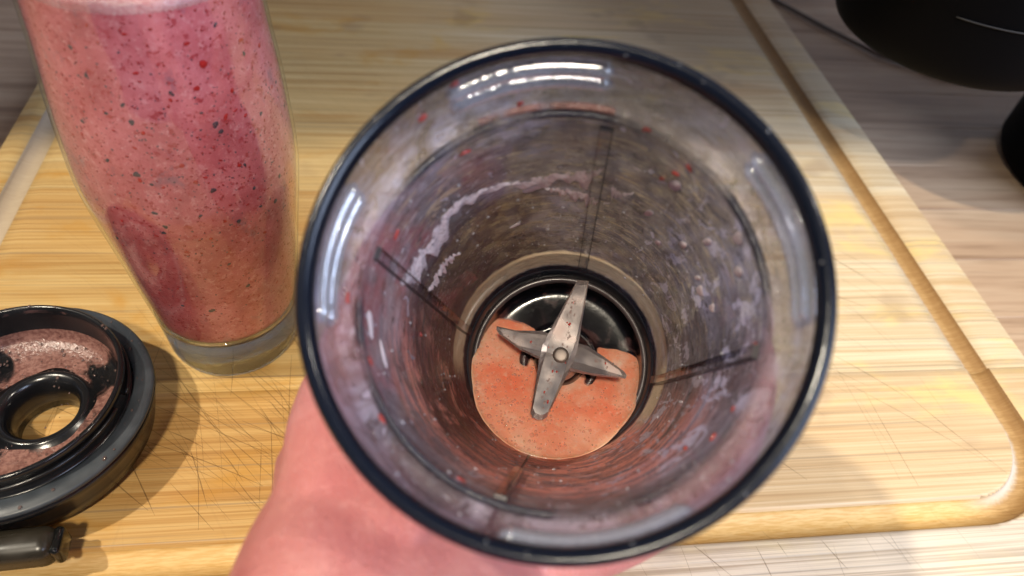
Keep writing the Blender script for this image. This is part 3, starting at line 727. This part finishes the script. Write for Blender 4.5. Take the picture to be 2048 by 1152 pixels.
# foamy tide line and droplets left on the wall
def wallp(s_, th, inset=0.0004):
    a = R(th); r_ = rin(s_) - inset; return Vector((r_*math.cos(a), r_*math.sin(a), s_))
def ribbon(name, pts, wid, mat, parent, seed=1):
    rr = random.Random(seed); Vs = []; Fs = []; N = 90; K = 9
    S = np.interp(np.linspace(0, 1, N), np.linspace(0, 1, len(pts)), [p[0] for p in pts])
    T = np.interp(np.linspace(0, 1, N), np.linspace(0, 1, len(pts)), [p[1] for p in pts])
    W = np.interp(np.linspace(0, 1, N), np.linspace(0, 1, len(wid)), wid)
    ph = [rr.uniform(0, 6) for _ in range(6)]
    for i in range(N):
        up_ = W[i] * (1 + 0.35*math.sin(i*0.5+ph[0]) + 0.25*math.sin(i*1.3+ph[1])); lo_ = W[i] * (1 + 0.4*math.sin(i*0.37+ph[2]) + 0.3*math.sin(i*0.9+ph[3]))
        for j in range(K):
            f = j / (K - 1); s_ = S[i] * CM + up_ * 0.3 - (up_ * 0.3 + lo_) * f
            Vs.append(wallp(s_, T[i], 0.0003 + 0.0007 * math.sin(math.pi * f) * (0.7 + 0.3 * math.sin(i * 0.8 + j))))
    for i in range(N-1):
        for j in range(K-1): Fs.append((i*K+j, i*K+j+1, (i+1)*K+j+1, (i+1)*K+j))
    o = mesh_obj(name, Vs, Fs, mat, parent)
    at = o.data.attributes.new('fade', 'FLOAT', 'POINT')
    at.data.foreach_set('value', [4 * (j/(K-1)) * (1 - j/(K-1)) * min(1, min(i, N-1-i)/6) for i in range(N) for j in range(K)])
    return o
ribbon('foam_streak', [(8.8, -84), (8.26, -97), (8.02, -107), (8.52, -121), (8.44, -132), (7.97, -149), (8.04, -164), (8.34, -175), (8.98, -182)], [0.005, 0.0085, 0.009, 0.006, 0.003, 0.0035, 0.006, 0.007, 0.0012], M_foamf, cup)
ribbon('foam_streak', [(6.6, -92), (6.42, -97), (6.5, -108), (6.0, -116)], [0.001, 0.004, 0.005, 0.0008], M_foamf, cup, 4)
ribbon('foam_streak', [(7.4, -158), (7.2, -166), (7.0, -176), (6.8, -181)], [0.0006, 0.004, 0.006, 0.001], M_foamf, cup, 5)
ribbon('foam_streak', [(7.9, 176), (7.7, 172), (8.1, 167)], [0.007, 0.003, 0.0005], M_foamf, cup, 6)
def wall_blob(s_, th, a_, b_, h, rot):
    p = wallp(s_, th, 0.0003); a = R(th); n_ = Vector((-math.cos(a), -math.sin(a), 0)); tn = Vector((-math.sin(a), math.cos(a), 0)); up_ = Vector((0, 0, 1))
    c_, q_ = math.cos(rot), math.sin(rot); X_ = tn*c_ + up_*q_; Y_ = up_*c_ - tn*q_
    return Matrix(((X_.x*a_, Y_.x*b_, n_.x*h, p.x), (X_.y*a_, Y_.y*b_, n_.y*h, p.y), (X_.z*a_, Y_.z*b_, n_.z*h, p.z), (0, 0, 0, 1)))
DROP_M = [blob_mesh('foam_drop', M_foam, i + 30) for i in range(3)]; RED_M = [blob_mesh('red_speck', M_reddrop, i + 40) for i in range(3)]
for i, (s_, th, z_) in enumerate([(9.75, 119.5, 1.1), (7.02, 123, 1.5), (7.48, 158.9, 1.2), (7.49, 140.7, 1.0), (7.54, 114.4, 1.2), (7.2, 127.5, .9), (7.37, -154.6, 1.5), (5.35, -143.9, .9), (8.84, 134.5, 1.2), (9.54, 154.6, 1.3), (10.3, -70, 1.6), (9.6, -62, 1.5), (6.3, 150, .8), (10.4, 128, 1.5)]):
    o = link(bpy.data.objects.new('foam_drop', DROP_M[i % 3]), cup); o.matrix_local = wall_blob(s_*CM, th, 0.0009*z_, 0.0019*z_, 0.0004, 0.25 if th > 0 else 1.3)
for i, (s_, th) in enumerate([(11.2, -152.7), (10.55, 153.3), (10.0, 156.7), (11.0, 170.1), (12.07, -126.7), (10.43, -133.1), (11.17, -74.4), (10.6, -57.9), (11.09, -40.0), (6.28, -74.7), (10.21, -14.0), (10.19, 66.2), (10.25, 76.0), (10.4, 94.7), (12.6, -137.0), (9.4, 160), (10.0, -100), (9.0, 60)]):
    o = link(bpy.data.objects.new('red_speck', RED_M[i % 3]), cup); o.matrix_local = wall_blob(s_*CM, th, 0.00075*random.uniform(.7, 1.3), 0.0011*random.uniform(.7, 1.3), 0.0004, random.uniform(0, 3))
def gdrop(i):
    s_ = random.uniform(0.02, 0.125); k_ = random.choice([0.00012, 0.00018, 0.00025, 0.0004])
    return wall_blob(s_, random.uniform(-180, 180), k_*random.uniform(.8, 1.6), k_*random.uniform(1, 2.4), k_*0.8, random.uniform(-.5, .5))
scatter('small_drops', LOW, M_drop, 240, gdrop, cup)

def grd(i):
    a = random.choice([random.gauss(1.2, .25), random.gauss(0.4, 0.2), random.uniform(-3.1, 3.1), random.gauss(3.0, .3), random.gauss(-1.6, .2)])
    k_ = random.choice([0.0002, 0.0003, 0.0004]); r_ = random.uniform(0.0447, 0.0470); z_ = 0.1302 - abs(r_ - 0.0459) * 0.6
    return Matrix.Translation((r_*math.cos(a), r_*math.sin(a), z_)) @ Matrix.Diagonal((k_, k_, k_*0.8, 1))
scatter('rim_droplets', LOW, drop_mat('clear_droplet', (0.3, 0.3, 0.32), 0.5), 46, grd, cup)

# base of the cup with the blades
lathe('seal_ring', [(0.0307, 0.0108), (0.0302, 0.0100), (0.0297, 0.0040), (0.0297, 0.0015), (0.0360, 0.0015), (0.0362, 0.0100), (0.0338, 0.0108)], M_seal, cup, 128, closed=True)
lathe('bottom_lip', [(0.0298, 0.0022), (0.0296, 0.0034), (0.0287, 0.0038), (0.0281, 0.0030), (0.0281, 0.0)], black_plastic('grey_lip', (0.075, 0.062, 0.066), 0.25, bumpy=0.1), cup, 128)
lathe('base_body', smooth_prof([(0.0281, 0.0010), (0.0277, -0.0040), (0.0268, -0.0062), (0.0240, -0.0068), (0.0190, -0.0066), (0.0150, -0.0058), (0.0140, -0.0035), (0.0137, 0.0012), (0.0130, 0.0028), (0.0112, 0.0028), (0.0102, 0.0012), (0.0088, 0.0012), (0.0082, 0.0050), (0.0070, 0.0080), (0.0030, 0.0085), (0, 0.0085)], 4), black_plastic('base_black_plastic', (0.003, 0.003, 0.005), 0.14, spec=0.3), cup, 128)
lathe('floor_residue', smooth_prof([(0.0274, -0.0040), (0.0266, -0.0059), (0.0240, -0.0065), (0.0190, -0.0063), (0.0152, -0.0056), (0.0143, -0.0035), (0.0139, 0.0012), (0.0132, 0.0031), (0.0112, 0.0031), (0.0100, 0.0015)], 4), residue_mat('thin_pink_residue', (0.10, 0.045, 0.045), (0.16, 0.08, 0.08), 0.0, 0.5, 90, (0.50, 0.62)), cup, 96)
lathe('base_shell', [(0.0361, 0.0105), (0.0368, 0.0090), (0.0368, -0.0060), (0.0340, -0.0125), (0.0300, -0.0150), (0.0, -0.0150)], M_black, cup, 96)
lathe('bearing', [(0.0079, 0.0062), (0.0062, 0.0095), (0.0058, 0.0125), (0.0030, 0.0135), (0, 0.0135)], simple('bearing_steel', (0.35, 0.30, 0.29), 0.25, Metallic=0.7), cup, 48)
def blade(pts, s_, th, name='blade', bend=0.0, off=(0, 0)):
    P = [Vector((p[0]*CM, p[1]*CM, 0)) for p in pts]; c0 = Vector((-0.0004, 0.0, 0)); n_ = len(P)
    dense_ = []
    for i in range(n_):
        for q in range(6): dense_.append(P[i].lerp(P[(i+1) % n_], q/6))
    Vs = []; Fs = []; N = len(dense_); K = 3
    def z_(p): return s_ + bend * (p.x + 0.0004) * (1 if p.x > 0 else 0.55)
    for zz, ins in ((-th/2, 0.0), (th/2 * 0.2, 0.0), (th/2, 0.0017)):
        for p in dense_:
            d_ = (c0 - p); q = p + d_.normalized() * min(ins, d_.length * 0.3); Vs.append((q.x, q.y, z_(p) + zz))
    for k_ in range(K-1):
        for i in range(N): Fs.append((k_*N+i, k_*N+(i+1) % N, (k_+1)*N+(i+1) % N, (k_+1)*N+i))
    ct_ = len(Vs); Vs.append((c0.x, c0.y, s_ + th/2)); Vs.append((c0.x, c0.y, s_ - th/2))
    for i in range(N):
        Fs.append(((K-1)*N+i, (K-1)*N+(i+1) % N, ct_)); Fs.append((i, ct_+1, (i+1) % N))
    return mesh_obj(name, Vs, Fs, M_steel, cup, smooth=False)
b1 = blade([(-2.63, -0.13), (-2.72, 0.24), (-0.4, 0.50), (-0.03, 0.49), (1.95, 0.17), (2.08, 0.05), (2.12, -0.08), (2.10, -0.25), (1.98, -0.36), (0.23, -0.59), (-0.26, -0.62)], 0.0180, 0.0011, bend=0.12)
b2 = blade([(-0.64, 0.10), (-0.64, 0.81), (-0.34, 1.69), (-0.16, 2.14), (-0.06, 2.25), (0.05, 2.22), (0.24, 1.25), (0.31, 0.49), (0.22, 0.0), (0.22, -0.66), (0.1, -1.31), (-0.20, -2.10), (-0.32, -2.24), (-0.43, -2.26), (-0.47, -1.63), (-0.70, -0.79)], 0.0155, 0.0011, bend=0.20)
lathe('blade_screw', [(0, 0.0196), (0.0016, 0.01955), (0.0022, 0.0194), (0.0026, 0.0189), (0.0027, 0.0160)], simple('screw_steel', (0.26, 0.22, 0.20), 0.5, Metallic=0.9), cup, 32).location = (-0.0006, 0.0004, 0)
lathe('blade_shaft', [(0.0032, 0.0130), (0.0032, 0.0175)], M_steel, cup, 24)

def gbl(i):
    f = random.random(); side = random.random() < 0.6
    if random.random() < 0.7: x_ = -0.020 + 0.038*f; y_ = random.gauss(0, 1) * 0.0016 * (1 - abs(x_)/0.03) - 0.0002; z_ = 0.0187 + 0.12 * (x_ if x_ > 0 else 0.55*x_)
    else: x_ = -0.003 + 0.002*random.random(); y_ = random.uniform(-0.018, 0.018); z_ = 0.0162
    k_ = random.choice([0.00015, 0.0002, 0.0003, 0.0004])
    return Matrix.Translation((x_, y_, z_)) @ Matrix.Diagonal((k_*random.uniform(.8, 2), k_, k_*0.6, 1))
scatter('drops_on_blades', LOW, drop_mat('smoothie_drop', (0.55, 0.36, 0.32), 0.35), 90, gbl, cup)
scatter('pulp_on_blades', LOW, simple('wet_pulp', (0.50, 0.05, 0.04), 0.15), 14, gbl, cup)

# leftover smoothie in the tilted cup: level surface bounded by the cup wall
ZL = 0.0378
pool = empty('leftover_smoothie', (CB.x, CB.y, ZL))
tag(pool, 'shallow orange pink bubbly smoothie left in the bottom of the blender cup', 'smoothie')
inv = cup_inv = CM3.inverted()
def inside(P, gap=0.0002):
    q = inv @ (P - CB); r_ = math.hypot(q.x, q.y)
    if q.z < -0.0092: return False
    lim = float(np.interp(q.z, [-.01, .0015, .0035, .0048, .0105, .0150, .0160], [.0278, .0284, .0289, .0298, .0303, rin(0.015), rin(0.016)])) if q.z < 0.016 else rin(q.z)
    lim -= gap
    return r_ < lim and q.z < 0.12
cen = None
best = Vector((CB.x, CB.y, ZL)) + Vector((DN.x, DN.y, 0)).normalized() * 0.014
rings = 26; NA = 160; Vs = [(best.x - CB.x, best.y - CB.y, 0)]; Fs = []
rads_ = []
for i in range(NA):
    a = 2*math.pi*i/NA; d_ = Vector((math.cos(a), math.sin(a), 0)); lo_, hi_ = 0.0, 0.09
    for _ in range(26):
        m_ = (lo_ + hi_) / 2
        if inside(best + d_ * m_): lo_ = m_
        else: hi_ = m_
    rads_.append((d_, lo_))
for k_ in range(1, rings + 1):
    f = (k_ / rings) ** 0.8
    for d_, L_ in rads_:
        p = best + d_ * L_ * f
        edge = max(0, 1 - (1 - f) * L_ / 0.0022)
        zz = 0.0009 * edge * edge + 0.00012 * math.sin(p.x * 900) * math.sin(p.y * 800)
        Vs.append((p.x - CB.x, p.y - CB.y, zz))
for i in range(NA): Fs.append((0, 1 + i, 1 + (i+1) % NA))
for k_ in range(rings - 1):
    for i in range(NA): Fs.append((1+k_*NA+i, 1+(k_+1)*NA+i, 1+(k_+1)*NA+(i+1) % NA, 1+k_*NA+(i+1) % NA))
b0 = 1 + (rings-1)*NA
for dz, f in ((-0.004, 0.93), (-0.010, 0.7)):
    nb = len(Vs)
    for d_, L_ in rads_:
        p = best + d_ * L_ * f + Vector((0, 0.006 if dz < -0.005 else 0.002, 0)); Vs.append((p.x - CB.x, p.y - CB.y, dz))
    for i in range(NA): Fs.append((b0+i, nb+i, nb+(i+1) % NA, b0+(i+1) % NA))
    b0 = nb
Fs.append(tuple(b0 + i for i in range(NA))[::-1])
mesh_obj('pool_surface', Vs, Fs, M_pool, pool)
BUB = bpy.data.meshes.new('bubble')
bm = bmesh.new(); bmesh.ops.create_uvsphere(bm, u_segments=14, v_segments=8, radius=1)
for f in bm.faces: f.smooth = True
bm.to_mesh(BUB); bm.free(); BUB.materials.append(M_bubble)
cnt = 0; tries = 0
while cnt < 280 and tries < 6000:
    tries += 1
    a = random.randrange(NA); d_, L_ = rads_[a]; f = math.sqrt(random.random()) * 0.97; p = best + d_ * L_ * f
    q = inv @ (p - CB)
    if q.x < 0.0: continue
    if random.random() > (1.0 if q.y < 0.004 else 0.35): continue
    r_ = random.choice([0.00014, 0.00018, 0.00022, 0.00028, 0.00036, 0.0005]) if random.random() > 0.03 else 0.0008
    o = link(bpy.data.objects.new('bubble', BUB), pool); o.location = (p.x - CB.x, p.y - CB.y, 0.0002 + r_*0.1); o.scale = (r_, r_, r_ * 0.75); cnt += 1

# ------------------------------------------------------------------ drinking lid (upside down) at lower left
LC = Vector((-0.1262, 0.1516, 0.0))
lid = empty('screw_top', LC)
tag(lid, 'round black lid lying upside down, pink residue round its centre hole', 'lid')
lathe('lid_body', [(0.0100, 0.0075), (0.0112, 0.0140), (0.0130, 0.0165), (0.0150, 0.0160), (0.0158, 0.0145), (0.0300, 0.0140), (0.0318, 0.0160), (0.0326, 0.0270), (0.0330, 0.0296), (0.0338, 0.0303), (0.0346, 0.0298), (0.0349, 0.0285), (0.0343, 0.0272), (0.0343, 0.0215), (0.0352, 0.0205), (0.0380, 0.0200), (0.0392, 0.0150), (0.0398, 0.0090), (0.0385, 0.0035), (0.0345, 0.0006), (0.0300, 0.0004), (0.0150, 0.0012), (0.0105, 0.0015)], M_black, lid, 160, closed=True)
def shift_hole(o):
    for v in o.data.vertices:
        r_ = math.hypot(v.co.x, v.co.y); k_ = max(0.0, min(1.0, (0.0300 - r_) / 0.0135))
        v.co.x += 0.0058 * k_; v.co.y += 0.0010 * k_
shift_hole([o for o in lid.children if o.name.startswith('lid_body')][0])
pts = [(0.03475*math.cos(R(a)), 0.03475*math.sin(R(a)), 0.0236 + 0.0022 * ((a % 180) / 180)) for a in range(0, 172, 4)]
tube('thread', pts, 0.0008, M_black, lid, 8)
pts = [(0.03475*math.cos(R(a)), 0.03475*math.sin(R(a)), 0.0236 + 0.0022 * ((a % 180) / 180)) for a in range(180, 352, 4)]
tube('thread', pts, 0.0008, M_black, lid, 8)
lathe('flange', [(0.0353, 0.0208), (0.0362, 0.0213), (0.0410, 0.0209), (0.0419, 0.0203), (0.0420, 0.0196), (0.0414, 0.0190), (0.0360, 0.0190)], M_greyflange, lid, 160, closed=True)
lathe('lid_edge', [(0.0404, 0.0188), (0.0416, 0.0182), (0.0418, 0.0165), (0.0412, 0.0150), (0.0404, 0.0120), (0.0398, 0.0090)], M_black, lid, 160)
res = residue_mat('pink_residue', (0.17, 0.075, 0.062), (0.31, 0.16, 0.13), 0.0, 0.90, 52, (0.44, 0.54))
rs_ = lathe('residue', [(0.0162, 0.0150), (0.0175, 0.0149), (0.0296, 0.0144), (0.0316, 0.0166), (0.0322, 0.0205)], res, lid, 128, wob=lambda a, z: 0.0008 * math.sin(5 * a) * (1 if z < 0.0151 and z > 0.0149 else 0)); shift_hole(rs_)
resth = residue_mat('thin_lid_residue', (0.16, 0.085, 0.08), (0.26, 0.15, 0.14), 0.0, 0.6, 70, (0.5, 0.62))
lathe('side_residue', [(0.0324, 0.0215), (0.0328, 0.0292)], resth, lid, 128)
M_glint = drop_mat('wet_drop', (0.22, 0.14, 0.12), 0.45)
def glid(i):
    a = random.uniform(0, 2*math.pi); k_ = random.choice([0.0002, 0.0003, 0.0004, 0.0006])
    zone = random.random()
    if zone < 0.55: r_ = random.uniform(0.0165, 0.031); z = 0.0150
    elif zone < 0.7: r_ = random.uniform(0.0120, 0.0150); z = 0.0163
    elif zone < 0.85: r_ = 0.0338; z = 0.0303
    else: r_ = random.uniform(0.036, 0.0405); z = 0.0212
    return Matrix.Translation((r_*math.cos(a), r_*math.sin(a), z)) @ Matrix.Diagonal((k_, k_*random.uniform(1, 1.8), k_*0.6, 1))
scatter('small_drops', LOW, M_glint, 200, glid, lid)
# flip cap bar sticking out below the lid
fv, ff = box_data(-0.055, 0.0, -0.0055, 0.0055, 0.0035, 0.0150)
fc = bevel_mod(mesh_obj('flip_cap', fv, ff, M_olive, lid, smooth=True), 0.0046, 7)
fc.location = (0.0225, -0.0448, 0.0); fc.rotation_euler = (0, 0, R(3))
fv, ff = box_data(-0.0016, 0.0016, -0.0045, 0.0045, 0.0050, 0.0135)
pn = bevel_mod(mesh_obj('hinge_pin', fv, ff, M_gloss, fc, smooth=True), 0.0015, 4); pn.location = (0.0, 0, 0)
fv, ff = box_data(-0.035, -0.020, 0.0, 0.020, 0.0036, 0.0100)
bevel_mod(mesh_obj('hinge_arm', fv, ff, M_black, lid, smooth=False), 0.001, 2).location = (0.0225, -0.0448, 0.0)

# ------------------------------------------------------------------ black appliance at top right
ap = empty('coffee_machine', (0.46, 0.345, -0.018))
tag(ap, 'black kitchen appliance with rounded overhanging head on the counter beside the board', 'appliance')
col_ = lathe('stand', smooth_prof([(0.0001, 0.0), (0.070, 0.0), (0.0795, 0.004), (0.081, 0.012), (0.080, 0.05), (0.078, 0.10), (0.076, 0.16), (0.070, 0.20), (0.0001, 0.205)], 5), M_appl, ap, 96); col_.location = (-0.003, -0.027, 0)
hd = lathe('head', smooth_prof([(0.0001, 0.083), (0.040, 0.083), (0.054, 0.085), (0.0605, 0.091), (0.062, 0.105), (0.060, 0.14), (0.055, 0.18), (0.045, 0.20), (0.0001, 0.205)], 5), M_appl, ap, 96)
hd.location = (-0.172, -0.008, 0)
fv, ff = box_data(-0.172, 0.0, -0.045, 0.060, 0.088, 0.20)
bevel_mod(mesh_obj('arm', fv, ff, M_appl, ap), 0.012, 5)
tube('seam', [(-0.172 + 0.0622*math.cos(R(a)), -0.008 + 0.0622*math.sin(R(a)), 0.118) for a in range(-130, -20, 4)], 0.00035, simple('grey_seam', (0.02, 0.02, 0.022), 0.6), ap, 6)
cord = tube('power_cord', [tuple(Vector(p)) for p in [(0.25 + 0.03, 0.62, -0.0155), (0.30, 0.54, -0.0155), (0.325, 0.50, -0.0155), (0.352, 0.462, -0.0155), (0.39, 0.435, -0.0155), (0.43, 0.43, -0.0155)]], 0.0016, simple('grey_cord', (0.13, 0.10, 0.085), 0.5), None, 10)
tag(cord, 'thin dark power cord lying on the counter beside the black appliance', 'cord')

# ------------------------------------------------------------------ the person's forearm and hand
def cam2w(px, py, depth):
    v = Vector(((px - 1024) / 1475 * depth, -(py - 576) / 1475 * depth, -depth)); return A @ v + Vector((0, 0, 0.24))
def cupw(s_, th, r_):  # cup coordinates (cm, deg, cm) -> world
    a = R(th); return CB + CM3 @ Vector((r_*CM*math.cos(a), r_*CM*math.sin(a), s_*CM))
HV = []; HF = []
def add_loft(secs, seg=28):
    """secs: (centre, width dir, thick dir, half width, half thickness)"""
    b = len(HV)
    for c_, wx, ty, hw, ht in secs:
        for k_ in range(seg):
            a = 2*math.pi*k_/seg; ca, sa = math.cos(a), math.sin(a)
            e = 0.85
            HV.append(c_ + wx * hw * math.copysign(abs(ca)**e, ca) + ty * ht * math.copysign(abs(sa)**e, sa))
    n_ = len(secs)
    for i in range(n_-1):
        for k_ in range(seg): HF.append((b+i*seg+k_, b+i*seg+(k_+1) % seg, b+(i+1)*seg+(k_+1) % seg, b+(i+1)*seg+k_))
    HF.append(tuple(b+k_ for k_ in range(seg))[::-1]); HF.append(tuple(b+(n_-1)*seg+k_ for k_ in range(seg)))
def loft_path(path, n=24):
    """path: (centre, half width, half thickness); thick direction points to the cup axis"""
    N = len(path); T = np.linspace(0, N-1, n); secs = []
    def cr(vals, t):
        i = min(int(t), N-2); f = t - i; p0 = vals[max(i-1, 0)]; p1 = vals[i]; p2 = vals[i+1]; p3 = vals[min(i+2, N-1)]
        return 0.5 * ((2*p1) + (p2-p0)*f + (2*p0-5*p1+4*p2-p3)*f*f + (-p0+3*p1-3*p2+p3)*f**3)
    C_ = [p[0] for p in path]; Wd = [p[1] for p in path]; Th = [p[2] for p in path]
    cs = [cr(C_, t) for t in T]
    for i, t in enumerate(T):
        tan = (cs[min(i+1, n-1)] - cs[max(i-1, 0)]).normalized()
        ref = CB + AX * (cs[i] - CB).dot(AX); ty = (ref - cs[i]); ty = (ty - tan*ty.dot(tan)).normalized(); wx = tan.cross(ty)
        secs.append((cs[i], wx, ty, cr(Wd, t), cr(Th, t)))
    add_loft(secs)
FA = [(cam2w(800, 2300, 0.110), 0.040, 0.036), (cam2w(812, 1620, 0.128), 0.037, 0.031), (cam2w(800, 1290, 0.148), 0.0365, 0.0235), (cam2w(822, 1120, 0.168), 0.0355, 0.0205),
      (cupw(7.6, -22, 6.0), 0.0340, 0.0180), (cupw(5.2, -20, 5.7), 0.0350, 0.0160), (cupw(2.6, -20, 5.4), 0.036, 0.0140), (cupw(1.2, -20, 5.2), 0.026, 0.009)]
loft_path(FA, 40)
def finger(pts, rads):
    P = [Vector(p) for p in pts]; n_ = 26; N = len(P); secs = []
    T = np.linspace(0, N-1, n_); cs = []; rs = []
    for t in T:
        i = min(int(t), N-2); f = t - i; p0 = P[max(i-1, 0)]; p1 = P[i]; p2 = P[i+1]; p3 = P[min(i+2, N-1)]
        cs.append(0.5 * ((2*p1) + (p2-p0)*f + (2*p0-5*p1+4*p2-p3)*f*f + (-p0+3*p1-3*p2+p3)*f**3))
        rs.append(float(np.interp(t, range(N), rads)) * (1 if i < N - 2 else math.sqrt(max(0.08, 1 - f**4 * 0.85))))
    for i in range(n_):
        tan = (cs[min(i+1, n_-1)] - cs[max(i-1, 0)]).normalized(); ref = CB + AX * (cs[i] - CB).dot(AX); ty = ref - cs[i]
        ty = (ty - tan*ty.dot(tan)).normalized(); wx = tan.cross(ty); secs.append((cs[i], wx, ty, rs[i]*1.04, rs[i]*0.95))
    add_loft(secs, 16)
tips = []
for k_, (s0, s1, th_end, rb) in enumerate([(6.9, 6.7, 112, 0.0088), (5.1, 4.8, 124, 0.0090), (3.4, 3.0, 120, 0.0086), (1.8, 1.3, 104, 0.0076)]):
    ths = [-22, 12, 40, 68, 92, th_end]; S_ = np.linspace(s0, s1, 6)
    ro = lambda s_, extra: rin(s_*CM)/CM + 0.2 + (0.2 if s_ < 1.5 else 0) + extra
    finger([cupw(S_[j], ths[j], ro(S_[j], [1.5, 1.25, 1.0, 0.95, 0.85, 0.72][j])) for j in range(6)], [rb*1.1, rb*1.12, rb, rb*0.98, rb*0.88, rb*0.72])
    tips.append((S_[5], th_end, ro(S_[5], 0.72) + 0.58, rb))
finger([cupw(9.6, -32, 6.3), cupw(8.6, -46, 5.6), cupw(7.3, -62, 5.15), cupw(6.4, -82, 4.95), cupw(6.2, -104, 4.95), cupw(6.0, -128, 5.1), cupw(5.7, -146, 5.0)], [0.0120, 0.0125, 0.0114, 0.0108, 0.0102, 0.0095, 0.0075])
tips.append((5.7, -142, 5.0 + 0.62, 0.0100))
person = mesh_obj('person', HV, HF, M_skin)
rm = person.modifiers.new('remesh', 'REMESH'); rm.mode = 'VOXEL'; rm.voxel_size = 0.0014; rm.use_smooth_shade = True
smod = person.modifiers.new('smooth', 'SMOOTH'); smod.factor = 0.5; smod.iterations = 6
tag(person, "person's bare forearm and hand gripping the blender cup from below, palm side up", 'person')
for s_, th, r_, rb in tips:
    bm = bmesh.new(); bmesh.ops.create_uvsphere(bm, u_segments=16, v_segments=10, radius=1)
    me = bpy.data.meshes.new('fingernail'); bm.to_mesh(me); bm.free(); me.materials.append(M_nail)
    me.polygons.foreach_set('use_smooth', [True]*len(me.polygons))
    o = link(bpy.data.objects.new('fingernail', me), person)
    a = R(th); n_ = CM3 @ Vector((math.cos(a), math.sin(a), 0)); tn = CM3 @ Vector((-math.sin(a), math.cos(a), 0)); z_ = CM3 @ Vector((0, 0, 1)); p = cupw(s_, th, r_)
    a_, b_, h_ = rb*0.85, rb*0.7, 0.0012
    o.matrix_world = Matrix(((tn.x*a_, z_.x*b_, n_.x*h_, p.x), (tn.y*a_, z_.y*b_, n_.y*h_, p.y), (tn.z*a_, z_.z*b_, n_.z*h_, p.z), (0, 0, 0, 1)))
for me in LOW: bpy.data.meshes.remove(me)
